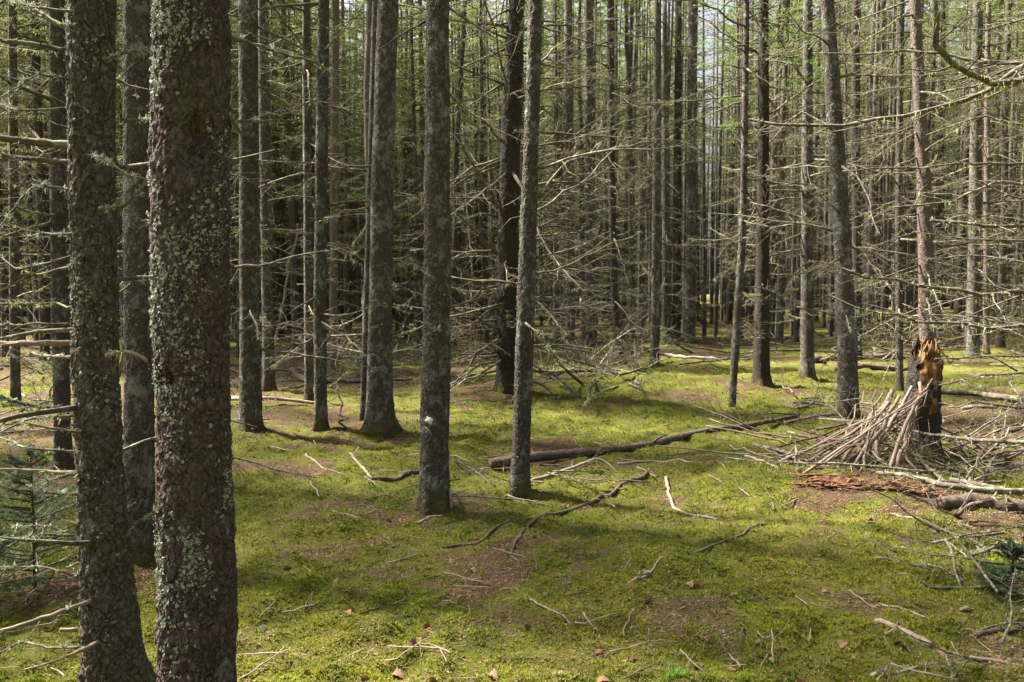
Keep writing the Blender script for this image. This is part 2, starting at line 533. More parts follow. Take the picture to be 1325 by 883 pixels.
POOL = [pool_branch(100 + k, 1.0 + 0.11 * k, 0.014 + 0.0008 * k, 14 + k % 4, 3, 9, 6, 5, 3) for k in range(10)]
POOL_LICH = [pool_branch(150 + k, 1.1 + 0.15 * k, 0.017, 13, 3, 30, 14, 5, 3) for k in range(5)]
POOL_STUB = [pool_branch(200 + k, 0.12 + 0.11 * k, 0.008, k, 1, 2, 0, 5, 3, npt=5) for k in range(5)]
BW[:] = [0.006, 1.0]
POOL_FAR = [pool_branch(300 + k, 1.2 + 0.13 * k, 0.016, 13, 2, 6, 15, 3, 3, npt=6) for k in range(8)]
BW[:] = [0.003, 0.55]
ME_POOL = [b.mesh('dead_branch', WOODS) for b in POOL]
ME_LICH = [b.mesh('lichen_branch', WOODS) for b in POOL_LICH]
ME_STUB = [b.mesh('branch_stub', WOODS) for b in POOL_STUB]
ME_MID = [b.mesh('dead_branch', WOODS) for b in POOL_FAR]

def needle_twig(mb, pts, rs, mi, nl=0.045, w=0.011, n=10, spread=1.0):
    """needles: pairs of slim leaves along a shoot, one array call"""
    t = (np.arange(n) + rs.random(n)) / n
    f = t * (len(pts) - 1); i = np.minimum(f.astype(int), len(pts) - 2)
    p = pts[i] + (pts[i + 1] - pts[i]) * (f - i)[:, None]
    tg = pts[i + 1] - pts[i]; tg = tg / (np.linalg.norm(tg, axis=1)[:, None] + 1e-9)
    allv = []
    for sg in (1, -1):
        sd = np.cross(tg, np.array([0, 0, 1.0]) + rs.normal(size=(n, 3)) * 0.5)
        sd /= np.linalg.norm(sd, axis=1)[:, None] + 1e-9
        d = tg * 0.6 + sd * sg * spread + rs.normal(size=(n, 3)) * 0.25
        d /= np.linalg.norm(d, axis=1)[:, None]
        l = nl * (0.6 + 0.8 * rs.random((n, 1)))
        allv.append(np.stack([p - tg * w * 0.5, p + tg * w * 0.5, p + d * l], 1))
    v = np.concatenate(allv).reshape(-1, 3)
    mb.add(v, np.arange(len(v)).reshape(-1, 3), None, mi, np.repeat(rs.random(2 * n), 3))

def live_branch(mb, p0, d, L, rs, wood=0, leaf=1, shoots=9, n=10, nl=0.05, w=0.013, sag=0.10):
    pts = curve_pts(p0, d, L, 6, rs, sag=sag, wob=0.05, up_tip=0.15)
    tube(mb, pts, np.linspace(0.012, 0.003, 6) * max(0.5, L), 3, wood, cap=False)
    needle_twig(mb, pts[2:], rs, leaf, nl, w, n)
    for k in range(shoots):
        t = 0.2 + 0.78 * (k + rs.random()) / shoots
        f = t * 5; i = min(int(f), 4)
        p = pts[i] + (pts[i + 1] - pts[i]) * (f - i)
        tg = pts[i + 1] - pts[i]; tg /= np.linalg.norm(tg) + 1e-9
        sd = np.cross(tg, [0, 0, 1.0]); sd /= np.linalg.norm(sd) + 1e-9
        dd = tg * 0.7 + sd * (1 if k % 2 else -1) * 0.8 + np.array([0, 0, -0.15 + rs.normal() * 0.18])
        sp = curve_pts(p, dd, L * 0.42 * (1.1 - 0.7 * t) * (0.6 + 0.6 * rs.random()), 4, rs, sag=0.12, wob=0.08)
        needle_twig(mb, sp, rs, leaf, nl, w, n)

def live_crown(mb, z0, z1, r_low, rs, nb=60, leaf=1, shoots=8, n=10, nl=0.055, w=0.016, ctr=(0, 0), thin=0.25):
    for k in range(nb):
        t = (k + rs.random()) / nb
        z = z0 + (z1 - z0) * t
        L = (r_low * (1 - t) ** 0.8 + 0.15) * (0.55 + 0.7 * rs.random())
        if rs.random() < thin * (1 - t): continue
        a = rs.random() * 2 * math.pi
        live_branch(mb, (ctr[0], ctr[1], z), (math.cos(a), math.sin(a), 0.1 + 0.4 * t - 0.15 * (1 - t)), L, rs, 0, leaf, shoots, n, nl, w)

def rot_to(az, tilt, scale, loc, roll=0.0):
    return Matrix.Translation(Vector(loc)) @ Matrix.Rotation(az, 4, 'Z') @ Matrix.Rotation(-tilt, 4, 'Y') @ Matrix.Rotation(roll, 4, 'X') @ Matrix.Scale(scale, 4)

# ------------------------------------------------------------------ trunks
def trunk_mb(cen, rad, sides, zfine, step, disp=1.0, plate=0.022, seed=0, flare=0.5, lobes=5, flare_h=0.22, coarse=0.5):
    """cen: (k,3) local centre knots (z ascending), rad: (k,) radii"""
    cen = np.asarray(cen, float); rad = np.asarray(rad, float)
    z0, z1 = cen[0, 2], cen[-1, 2]
    zs = np.concatenate([np.arange(z0, min(zfine, z1), step), np.arange(max(z0, min(zfine, z1)), z1, coarse), [z1]])
    zs = np.unique(np.round(zs, 5))
    cx = np.interp(zs, cen[:, 2], cen[:, 0]); cy = np.interp(zs, cen[:, 2], cen[:, 1])
    # smooth the axis a little
    for arr in (cx, cy):
        k = 5
        if len(arr) > 12:
            pad = np.concatenate([np.full(k, arr[0]), arr, np.full(k, arr[-1])])
            sm = np.convolve(pad, np.ones(2 * k + 1) / (2 * k + 1), 'valid')
            arr[k:-k] = sm[k:-k]
    r = np.interp(zs, cen[:, 2], rad)
    rs = np.random.default_rng(seed)
    an = np.arange(sides) / sides * 2 * math.pi
    ph = rs.random() * 6
    fl = np.exp(-np.maximum(zs, 0) / (flare_h * 0.5)) * 1.0
    R2 = r[:, None] * (1 + flare * fl[:, None] * (0.75 + 0.45 * np.cos(lobes * an[None, :] + ph) + 0.2 * np.cos(2 * an[None, :] + ph * 2)))
    X = R2 * np.cos(an); Y = R2 * np.sin(an)
    p = np.stack([X, Y, np.repeat(zs[:, None], sides, 1)], -1) + seed * 3.7
    rr = R2.copy()
    rr += (fbm(p * np.array([5, 5, 2.2]), 3, seed) - 0.5) * r[:, None] * 0.22 * disp
    if plate:
        q = p / plate * np.array([1, 1, 0.7]) + np.stack([fbm(p * 26, 3, seed + 5 + k_) - 0.5 for k_ in range(3)], -1) * 2.6
        f1, f2, cid = worley(q, seed)
        rr += disp * (0.06 * plate * sstep(0.0, 0.3, f2 - f1) + 0.20 * plate * (cid - 0.5) + (fbm(p * np.array([70, 70, 38]), 3, seed + 9, .65) - 0.5) * 0.55 * plate)
    v = np.stack([cx[:, None] + rr * np.cos(an), cy[:, None] + rr * np.sin(an), np.repeat(zs[:, None], sides, 1)], -1)
    n = len(zs)
    mb = MB()
    i = np.arange(n - 1)[:, None] * sides + np.arange(sides)[None, :]
    j = np.arange(n - 1)[:, None] * sides + (np.arange(sides)[None, :] + 1) % sides
    quads = np.stack([i, j, j + sides, i + sides], -1).reshape(-1, 4)
    vv = np.concatenate([v.reshape(-1, 3), [[cx[-1], cy[-1], zs[-1] + 0.02]]])
    a = np.arange(sides); b = (a + 1) % sides
    tris = np.stack([(n - 1) * sides + a, (n - 1) * sides + b, np.full(sides, n * sides)], -1)
    mb.add(vv, tris, quads, 0)
    mb.grid = (zs, an, v)
    return mb

def flake_mb(grid, rs, n, zmax, size=0.0068, clusters=150, az=None, spread=0.05):
    """curled lichen flakes standing off a trunk surface"""
    zs, an, v = grid
    nz, na = v.shape[:2]
    hi = np.searchsorted(zs, zmax)
    lo = np.searchsorted(zs, 0.02)
    ci = rs.integers(lo, hi, clusters); cj = rs.integers(0, na, clusters)
    if az is not None:
        cj = ((rs.normal(az, 1.1, clusters) / (2 * math.pi) * na).astype(int)) % na
    wt = rs.random(clusters) ** 2.2; wt /= wt.sum()
    k = rs.choice(clusters, n, p=wt)
    dz = (zs[min(lo + 1, nz - 1)] - zs[lo]) + 1e-6
    i = np.clip(ci[k] + (rs.normal(0, spread * 1.5, n) / dz).astype(int), lo, hi - 1)
    rloc = np.linalg.norm(v[hi // 2, 0] - v[hi // 2].mean(0)) + 1e-6
    j = (cj[k] + (rs.normal(0, spread, n) / (2 * math.pi * rloc) * na).astype(int)) % na
    p = v[i, j]
    kp = (fbm(p * np.array([9, 9, 6]) + 31, 3, 61, .6) + 0.16 * (fbm(p * 45, 2, 63) - .5) + .05 * (rs.random(n) - .5)) > 0.53
    i, j, p = i[kp], j[kp], p[kp]; n = len(p)
    c = v.mean(1)[i]
    nr = p - c; nr[:, 2] = 0; nr /= np.linalg.norm(nr, axis=1)[:, None] + 1e-9
    up = np.array([0, 0, 1.0]); tg = np.cross(up, nr)
    th = rs.random(n) * 2 * math.pi
    d = tg * np.cos(th)[:, None] + up * np.sin(th)[:, None]
    e = np.cross(nr, d)
    s = (size * (0.35 + rs.random((n, 1)) ** 3 * 1.7))
    lift = 0.25 + 0.7 * rs.random((n, 1))
    a0 = p + nr * 0.0005 - e * s * 0.25
    a1 = p + nr * 0.0005 + e * s * 0.18
    a2 = p + d * s * 0.75 + nr * s * lift * 0.6 + e * s * (0.55 * rs.random((n, 1)))
    a3 = p + d * s * 0.65 + nr * s * lift * 0.9 - e * s * (0.6 * rs.random((n, 1)))
    a4 = p + d * s * (1.0 + 0.3 * rs.random((n, 1))) + nr * s * lift * 0.35
    vv = np.stack([a0, a1, a2, a4, a3], 1).reshape(-1, 3)
    b = np.arange(n)[:, None] * 5
    tr = np.concatenate([b + [0, 1, 2], b + [0, 2, 4], b + [4, 2, 3]], 0)
    mb = MB()
    mb.add(vv, tr, None, 0, np.repeat(rs.random(n), 5))
    return mb

TREES = []       # (x, y, r) of everything already standing
def pixel_tree(label, knots, mat, base=None, Y=None, height=14.0, sides=40, step=0.02, dens=4.0, blen=(0.4, 0.95), zr=(0.6, None), pool='mix',
               disp=1.0, plate=0.022, flare=0.45, seed=1, lich_flakes=0, azbias=None, group=None, crown=True, tilt_y=0.0, crown_z=None, crown_r=1.05, mound=0.05, pits=()):
    """knots: [(px, py, width_px)] from the foot up; base: pixel of the foot on the ground"""
    rs = np.random.default_rng(seed)
    if base is not None:
        g = G(*base)
    else:
        q = P(knots[0][0], knots[0][1], Y); g = np.array([q[0], Y, Hs(q[0], Y)])
    Y = g[1]
    cen, rad = [], []
    for (px, py, w) in knots:
        q = P(px, py, Y); dep = PX(*q)[2]
        cen.append(q); rad.append(0.47 * w / FPX * dep / math.hypot(1, (px - W0 / 2) / FPX))
    cen = np.array(cen) - g; rad = np.array(rad)
    o = np.argsort(cen[:, 2]); cen, rad = cen[o], rad[o]
    # continue down into the soil and up to the top
    low = cen[0].copy(); d0 = (cen[1] - cen[0]) / max(cen[1, 2] - cen[0, 2], 1e-3)
    zb = -0.15
    low = cen[0] + d0 * (zb - cen[0, 2])
    if cen[0, 2] > zb: cen = np.vstack([low, cen]); rad = np.concatenate([[rad[0]], rad])
    ztop = cen[-1, 2]
    d1 = (cen[-1] - cen[-2]) / max(cen[-1, 2] - cen[-2, 2], 1e-3)
    if height > ztop + 0.5:
        for f in (0.5, 1.0):
            z = ztop + (height - ztop) * f
            cen = np.vstack([cen, cen[-1] + d1 * 0.5 * (z - cen[-1, 2])]); cen[-1, 2] = z
            rad = np.concatenate([rad, [rad[len(rad) - 1] * (0.62 if f < 1 else 0.12)]])
    root = empty('spruce_tree', g, label, 'tree', group)
    zvis = min(height, (CAMZ - g[2]) + Y * 0.40 + 0.3)
    mb = trunk_mb(cen, rad, sides, zvis, step, disp, plate, seed, flare)
    for (px, py, pr, pd) in pits:            # sunken knot holes in the bark
        q = P(px, py, Y) - g
        V = mb.v[0]; ax0 = np.stack([np.interp(V[:, 2], cen[:, 2], cen[:, 0]), np.interp(V[:, 2], cen[:, 2], cen[:, 1])], -1)
        fr = V[:, 1] < ax0[:, 1]
        d2 = ((V[:, 0] - q[0]) / pr) ** 2 + ((V[:, 2] - q[2]) / (pr * 1.25)) ** 2
        d2 = d2 * (0.5 + 1.2 * fbm(V * 38, 3, 8))
        f_ = np.exp(-d2 ** 1.6) * fr
        V[:, 0] += (ax0[:, 0] - V[:, 0]) * f_ * pd; V[:, 1] += (ax0[:, 1] - V[:, 1]) * f_ * pd
    tr = mb.build('trunk', [mat], root)
    if lich_flakes:
        flake_mb(mb.grid, rs, lich_flakes, zvis, az=math.pi * 1.15).build('lichen', [M_LICHEN], tr)['kind'] = 'stuff'
    zmax = zr[1] if zr[1] else min(height * 0.62, zvis + 1.0)
    nb = min(95, int(dens * (zmax - zr[0])))
    def axis(z):
        return np.array([np.interp(z, cen[:, 2], cen[:, 0]), np.interp(z, cen[:, 2], cen[:, 1]), z]), np.interp(z, cen[:, 2], rad)
    for k in range(nb):
        z = zr[0] + (zmax - zr[0]) * (k + rs.random()) / nb
        c, r = axis(z)
        az = rs.random() * 2 * math.pi if azbias is None else rs.normal(azbias[0], azbias[1])
        u = rs.random()
        if pool == 'stub' or (pool == 'mix' and u < 0.25):
            me = ME_STUB[rs.integers(len(ME_STUB))]; sc = 0.7 + 0.8 * rs.random()
            nm = 'branch_stub'
        elif pool == 'lichen' or u > 0.85:
            me = ME_LICH[rs.integers(len(ME_LICH))]; sc = blen[0] + (blen[1] - blen[0]) * rs.random()
            nm = 'dead_branch'
        else:
            me = ME_POOL[rs.integers(len(ME_POOL))]; sc = blen[0] + (blen[1] - blen[0]) * rs.random()
            nm = 'dead_branch'
        loc = c + np.array([math.cos(az), math.sin(az), 0]) * r * 0.85
        link_copy(me, nm, root, rot_to(az, R(rs.normal(-4, 13)), sc, loc, rs.normal() * 0.5))
    if crown:
        cm = MB()
        z0 = crown_z if crown_z else max(zvis + 0.8, height * 0.5)
        live_crown(cm, 0, height - z0 + 0.4, crown_r, rs, nb=30, shoots=8, n=10, thin=0.45)
        c, _ = axis(z0); c2, _ = axis(height - 0.1)
        M = np.eye(4); M[:3, 3] = c; M[0, 2] = (c2[0] - c[0]) / (height - z0); M[1, 2] = (c2[1] - c[1]) / (height - z0)
        fm = MB(); fm.merge(cm, M)
        fm.build('crown', [M_TWIG, M_NEEDLE], root)
    TREES.append((g[0], g[1], rad[1]))
    root['_r'] = float(rad[1])
    return root, g, axis

def px_branch(root, g, Y, pix, r0, r1, seed, twigs=8, sub=2, lich=8, beards=0, mats=None, sides=6, name='dead_branch', tlen=0.35, npt=12):
    """an observed branch: [(px, py, dY)] polyline in the photo at the tree's own distance plus dY"""
    rs = np.random.default_rng(seed)
    w = np.array([P(a, b, Y + c) for (a, b, c) in pix]) - np.asarray(g)
    L = np.concatenate([[0], np.cumsum(np.linalg.norm(np.diff(w, axis=0), axis=1))])
    s = np.linspace(0, L[-1], npt)
    pts = np.stack([np.interp(s, L, w[:, k]) for k in range(3)], -1)
    pts[1:] += rs.normal(size=pts[1:].shape) * L[-1] / npt * 0.06
    mb = MB()
    grow(mb, pts, r0, r1, rs, twigs, sub, lich, beards, sides, 4, tlen=tlen)
    return mb.build(name, mats or WOODS, root)

# ------------------------------------------------------------------ soil mounds round the trunk feet
_feet = [(150, 905, .35, .06), (258, 1010, .4, .07), (180, 720, .3, .05), (325, 555, .4, .07), (491, 557, .45, .10), (562, 655, .32, .06),
         (658, 505, .7, .12), (674, 637, .28, .05), (985, 497, .5, .10), (1098, 537, .35, .06), (1195, 590, .6, .08), (1045, 490, .5, .08), (1215, 655, .5, .06),
         (1000, 600, 1.0, .07), (880, 760, .9, .05), (430, 700, .9, .05), (1080, 740, .8, .06), (640, 800, .7, .04), (860, 500, 1.6, .12)]
_m = []
for (a, b, r_, h_) in _feet:
    q = G(a, b); _m.append((q[0], q[1], r_, h_))
MOUNDS.extend(_m)

# bare needle-litter patches seen in the moss: (px, py, radius m)
_duff = [(400, 545, 1.1), (340, 540, .8), (460, 560, .7), (560, 668, .38), (620, 505, 1.0), (700, 490, .9), (1280, 540, 1.6), (1200, 570, 1.1), (1330, 580, 1.6),
         (640, 795, .24), (690, 600, .55), (850, 600, .45), (980, 500, .8), (120, 610, .8), (60, 630, .7), (900, 800, .25), (60, 760, .35), (1270, 830, .3),
         (1190, 640, .7), (1290, 760, .3), (1085, 690, .2), (500, 500, 1.0), (340, 490, 1.6), (420, 660, .35), (760, 660, .3), (1140, 600, .7), (180, 760, .5), (1090, 770, .18)]
DUFF = []
for (a, b, r_) in _duff:
    q = G(a, b); DUFF.append((q[0], q[1], r_))

def duff_mask(x, y):
    p = np.stack([x, y, np.zeros_like(x)], -1)
    n = fbm(p * 0.9 + 4, 4, 21, 0.6)
    n2 = fbm(p * 5.0, 3, 23, 0.6)
    m = sstep(0.50, 0.68, n * 0.7 + n2 * 0.3) * 0.9
    left = sstep(-1.0, -5.0, x) * sstep(5.0, 9.0, y)
    m = np.maximum(m, left * sstep(0.36, 0.55, n * 0.6 + n2 * 0.4) * 0.9)
    far = sstep(13, 22, y)
    m = np.maximum(m, far * sstep(0.40, 0.60, n * 0.6 + n2 * 0.4))
    right = sstep(3.6, 5.4, x) * sstep(6.5, 8.5, y) * sstep(14, 9, y)
    m = np.maximum(m, right * 0.75 * sstep(0.35, 0.5, n2))
    for (dx, dy, r) in DUFF:
        d = np.hypot(x - dx, (y - dy)) / r + (n2 - 0.5) * 3.0 + (n - 0.5) * 1.6
        m = np.maximum(m, (0.85 if r > .45 else 0.62) * sstep(1.1, 0.2, d))
    return np.clip(m, 0, 1)

# ------------------------------------------------------------------ ground sheet
def ground_material():
    m, nt, bs, _ = new_mat('moss_and_needle_litter')
    N = NT(nt)
    tc = N.n('ShaderNodeTexCoord'); co = tc.outputs['Object']
    n_big = N.noise(co, 0.8, 4, 0.6)
    n_mid = N.noise(co, 5, 5, 0.6)
    n_fin = N.noise(co, 55, 6, 0.7)
    n_gr = N.noise(co, 230, 4, 0.7)
    green = N.mix(N.ramp(n_mid, [(0.34, 0.0), (0.66, 1.0)]), (0.034, 0.048, 0.006), (0.150, 0.155, 0.014))
    green = N.mix(N.ramp(n_big, [(0.4, 0.0), (0.65, 0.6)]), green, (0.20, 0.19, 0.035))
    green = N.mix(N.ramp(n_fin, [(0.35, 0.75), (0.6, 0.0)]), green, (0.035, 0.045, 0.012))
    green = N.mix(N.ramp(n_gr, [(0.5, 0.0), (0.75, 0.5)]), green, (0.19, 0.20, 0.022))
    vb = N.vor(co, 70, 'F1', 'Color')
    sp = N.n('ShaderNodeSeparateColor'); nt.links.new(vb, sp.inputs[0])
    brown = N.mix(sp.outputs[0], (0.046, 0.028, 0.016), (0.120, 0.072, 0.038))
    brown = N.mix(N.ramp(n_gr, [(0.45, 0.0), (0.75, 0.8)]), brown, (0.22, 0.145, 0.085))
    brown = N.mix(N.ramp(n_mid, [(0.4, 0.7), (0.6, 0.0)]), brown, (0.07, 0.045, 0.028))
    green = N.mix(N.ramp(N.noise(co, 13, 6, 0.7), [(0.52, 0.0), (0.68, 0.75)]), green, (0.11, 0.075, 0.032))
    d = N.attr('tint')
    dm = N.math('ADD', d, N.math('MULTIPLY', N.math('SUBTRACT', n_fin, 0.5), 1.5))
    dm = N.math('ADD', dm, N.math('MULTIPLY', N.math('SUBTRACT', N.noise(co, 14, 5, 0.65), 0.5), 1.5))
    dm = N.ramp(dm, [(0.30, 0.0), (0.75, 1.0)])
    c = N.mix(dm, green, brown)
    nt.links.new(c, bs.inputs['Base Color'])
    hh = N.math('ADD', N.math('MULTIPLY', n_fin, 1.0), N.math('MULTIPLY', n_gr, 0.5))
    b1 = N.bump(n_mid, 0.5, 0.06)
    nt.links.new(N.bump(hh, 1.0, 0.03, b1), bs.inputs['Normal'])
    bs.inputs['Roughness'].default_value = 1.0
    return m
M_GROUND = ground_material()

def sheet():
    n = 760
    u = np.linspace(-1, 1, n)
    b = math.asinh(110 / 3.2)
    gx = 3.2 * np.sinh(b * u) + 0.8
    gy = 3.2 * np.sinh(b * u) + 5.5
    X, Y = np.meshgrid(gx, gy)
    x, y = X.ravel(), Y.ravel()
    z = H(x, y)
    p = np.stack([x, y, np.zeros_like(x)], -1)
    du = duff_mask(x, y)
    near = sstep(26, 10, np.hypot(x, y - 4))
    mo = (fbm(p * 6.5, 3, 31) - 0.45) * 0.13 * (1 - 0.75 * du) * near
    z = z + mo
    i = (np.arange(n - 1)[:, None] * n + np.arange(n - 1)[None, :]).ravel()
    q = np.stack([i, i + 1, i + n + 1, i + n], -1)
    mb = MB()
    mb.add(np.stack([x, y, z], -1), None, q, 0, du)
    o = mb.build('ground', [M_GROUND])
    o['kind'] = 'structure'; o['label'] = 'mossy forest floor with brown patches of needle litter'; o['category'] = 'ground'
sheet()

def surf(x, y):
    """true height of the ground sheet with its small moss cushions"""
    x = np.asarray(x, float); y = np.asarray(y, float)
    p = np.stack([x, y, np.zeros_like(x)], -1)
    near = sstep(26, 10, np.hypot(x, y - 4))
    return H(x, y) + (fbm(p * 6.5, 3, 31) - 0.45) * 0.13 * (1 - 0.75 * duff_mask(x, y)) * near

# moss sprigs standing out of the sheet
def moss():
    m, nt, bs, out = new_mat('moss_sprigs')
    N = NT(nt)
    tc = N.n('ShaderNodeTexCoord'); co = tc.outputs['Object']
    nb = N.noise(co, 0.8, 4, 0.6); nm = N.noise(co, 5, 5, 0.6)
    c = N.mix(N.ramp(nm, [(0.34, 0.0), (0.66, 1.0)]), (0.042, 0.080, 0.006), (0.158, 0.198, 0.012))
    c = N.mix(N.ramp(nb, [(0.4, 0.0), (0.65, 0.65)]), c, (0.20, 0.185, 0.020))
    c = N.mix(N.ramp(N.noise(co, 2.3, 4, 0.6), [(0.48, 0.0), (0.64, 0.75)]), c, (0.055, 0.068, 0.014))
    c = N.mix(N.math('MULTIPLY', N.attr(), 0.55), c, (0.24, 0.24, 0.026))
    nt.links.new(c, bs.inputs['Base Color'])
    tr = nt.nodes.new('ShaderNodeBsdfTranslucent'); nt.links.new(c, tr.inputs[0])
    ms = nt.nodes.new('ShaderNodeMixShader'); ms.inputs[0].default_value = 0.3
    nt.links.new(bs.outputs[0], ms.inputs[1]); nt.links.new(tr.outputs[0], ms.inputs[2]); nt.links.new(ms.outputs[0], out.inputs[0])
    rs = np.random.default_rng(11)
    n = 300000
    px = rs.uniform(-220, 1545, n); py = 470 + 560 * rs.random(n) ** 1.05
    q = G_many(px, py)
    d = np.hypot(q[:, 0], q[:, 1])
    du = duff_mask(q[:, 0], q[:, 1])
    p2 = np.stack([q[:, 0], q[:, 1], q[:, 2] * 0], -1)
    cl = fbm(p2 * 9, 3, 41)
    keep = (du + (rs.random(n) - 0.5) * 0.8 + (fbm(p2 * 7, 3, 47) - .5) * 1.6 < 0.5) & (d < 16) & (cl + rs.random(n) * 0.3 > 0.56)
    q = q[keep]; d = d[keep]; n = len(q)
    q[:, 2] = surf(q[:, 0], q[:, 1]) - 0.002
    L = 0.0145 * (d / 3.0) ** 0.62 * (0.6 + 0.8 * rs.random(n))
    vs_, tr_ = [], []
    for k in range(3):
        a = rs.random(n) * 2 * math.pi
        el = R(18) + rs.random(n) * R(55)
        dr = np.stack([np.cos(a) * np.cos(el), np.sin(a) * np.cos(el), np.sin(el)], -1)
        sd = np.stack([-np.sin(a), np.cos(a), np.zeros(n)], -1)
        w = L * 0.17
        vs_.append(np.stack([q - sd * w[:, None], q + sd * w[:, None], q + dr * L[:, None]], 1))
    v = np.concatenate(vs_).reshape(-1, 3)
    mb = MB()
    mb.add(v, np.arange(len(v)).reshape(-1, 3), None, 0, np.repeat(np.tile(rs.random(n), 3), 3))
    o = mb.build('moss', [m], smooth=False)
    o['kind'] = 'stuff'; o['label'] = 'yellow green feathery moss carpet over the forest floor'; o['category'] = 'moss'
moss()

# fine brown needle litter, crumbs and tiny twigs: nobody could count them
def litter():
    rs = np.random.default_rng(12)
    n = 150000
    px = rs.uniform(-200, 1525, n); py = 455 + 560 * rs.random(n) ** 1.1
    q = G_many(px, py)
    d = np.hypot(q[:, 0], q[:, 1])
    du = duff_mask(q[:, 0], q[:, 1])
    keep = (rs.random(n) < (0.12 + 0.45 * sstep(.5, .65, fbm(np.stack([q[:, 0], q[:, 1], q[:, 2] * 0], -1) * 2.6, 3, 71))) + 0.6 * sstep(0.2, 0.65, du)) & (d < 24)
    q = q[keep]; d = d[keep]; n = len(q)
    q[:, 2] = surf(q[:, 0], q[:, 1]) + 0.004
    L = 0.011 * (d / 3.5) ** 0.55 * (0.4 + 1.3 * rs.random(n) ** 3)
    a = rs.random(n) * 2 * math.pi
    dr = np.stack([np.cos(a), np.sin(a), rs.normal(0, 0.25, n)], -1)
    sd = np.stack([-np.sin(a), np.cos(a), rs.normal(0, 0.3, n)], -1)
    w = (0.0011 + 0.0022 * rs.random(n) ** 4)[:, None] * (d / 3.5)[:, None] ** 0.6
    v = np.stack([q - dr * L[:, None] - sd * w, q - dr * L[:, None] + sd * w, q + dr * L[:, None] + sd * w * 0.6, q + dr * L[:, None] - sd * w * 0.6], 1)
    mb = MB()
    mb.add(v.reshape(-1, 3), None, np.arange(4 * n).reshape(-1, 4), 0, np.repeat(rs.random(n), 4))
    mm = simple_mat('needle_litter', (0.06, 0.035, 0.02), (0.19, 0.115, 0.065), 3, bump=0, tinted=0.6, tintcol=(0.28, 0.19, 0.115))
    o = mb.build('needle_litter', [mm], smooth=False)
    o['kind'] = 'stuff'; o['label'] = 'brown needles and crumbs strewn over bare patches'; o['category'] = 'litter'
litter()

# ------------------------------------------------------------------ the trees one can single out
T = {}
def PT(key, *a, **k):
    T[key] = pixel_tree(*a, **k)
    return T[key]

PT('big', 'thick purple-brown spruce trunk covered in pale lichen flakes, biggest and nearest of all',
   [(257, 883, 105), (252, 660, 102), (248, 440, 101), (247, 200, 103), (250, 0, 100)], M_BARK_BIG, base=(258, 1008), sides=150, step=0.006, height=15,
   pool='stub', dens=0, zr=(0.7, 3.4), plate=0.03, disp=1.15, seed=3, lich_flakes=24000, pits=[(270, 180, .040, .42), (262, 205, .025, .3), (231, 485, .022, .35), (213, 735, .02, .3), (215, 690, .016, .3)], crown_r=1.6)
PT('scaly', 'thick scaly grey trunk with broken bare branches, left of the purple-brown lichen covered trunk',
   [(152, 895, 95), (145, 840, 80), (132, 660, 70), (123, 440, 65), (120, 200, 63), (118, 0, 62)], M_BARK_SCALY, base=(153, 908), sides=110, step=0.007, height=14,
   pool='stub', dens=4.0, zr=(0.3, 3.4), plate=0.026, disp=1.3, seed=4, lich_flakes=5000, flare=0.35, azbias=(math.pi, 1.2))
PT('between', 'slim grey trunk seen in the gap between the two thick foreground trunks',
   [(181, 720, 44), (180, 440, 42), (178, 200, 40), (177, 0, 38)], M_BARK, base=(181, 722), sides=56, step=0.012, dens=5, zr=(0.5, 4.0), blen=(0.3, 0.7), seed=5, lich_flakes=900)
PT('left75', 'dark trunk directly behind the scaly left trunk',
   [(82, 605, 25), (76, 300, 24), (74, 0, 22)], M_BARK, base=(81, 607), dens=7, zr=(0.4, 5), seed=6, blen=(0.5, 1.0))
PT('left20', 'dark trunk near the left edge of the wood, beyond the bare branches',
   [(20, 520, 15), (18, 260, 14), (16, 0, 12)], M_BARK, base=(20, 522), dens=7, seed=7, step=.04, sides=20)
PT('left325', 'straight dark trunk with a mossy green foot, right of the lichen covered trunk',
   [(325, 555, 32), (323, 440, 28), (322, 220, 27), (321, 0, 27)], M_BARK, base=(325, 557), dens=4.5, zr=(0.8, 5.5), seed=8, step=.018, flare=.35)
PT('left345', 'thin trunk half hidden behind the trunk with the mossy foot',
   [(348, 505, 17), (344, 250, 16), (340, 0, 15)], M_BARK, base=(348, 506), dens=6, seed=9, step=.04, sides=20)
PT('l415', 'narrow dark trunk right of the mossy footed trunk, standing before the tangled brush',
   [(415, 555, 18), (414, 400, 17), (416, 200, 17), (419, 0, 16)], M_BARK, base=(415, 557), dens=6, zr=(0.7, 5), seed=10, step=.025, sides=28)
PT('l397', 'thin trunk close behind the narrow dark trunk, on its left side',
   [(400, 518, 12), (398, 250, 12), (396, 0, 11)], M_BARK, base=(400, 520), dens=6, seed=11, step=.04, sides=16)
PT('l433', 'very thin pale trunk rising out of the tangled brush',
   [(431, 478, 12), (433, 240, 12), (434, 0, 11)], M_BARK_PALE, base=(431, 480), dens=5, seed=12, step=.05, sides=16)
PT('mid491', 'thick grey trunk with a flared brown foot, left of the trunk bearing a white scar',
   [(491, 557, 38), (492, 440, 33), (495, 220, 30), (502, 0, 28)], M_BARK, base=(491, 560), dens=3, zr=(1.2, 5.5), seed=13, step=.015, flare=.55, sides=48, lich_flakes=700)
PT('mid480', 'thin leaning trunk pressed against the left side of the flared trunk',
   [(471, 543, 12), (478, 300, 11), (487, 0, 11)], M_BARK, base=(471, 545), dens=4, seed=14, step=.04, sides=18)
PT('mid562', 'straight central trunk with a round white resin scar near its foot',
   [(562, 655, 41), (562, 560, 39), (565, 440, 38), (566, 220, 35), (566, 0, 31)], M_BARK, base=(562, 657), dens=1.8, zr=(0.9, 4.6), pool='stub', seed=15, step=.011, sides=70, flare=.3, lich_flakes=1600)
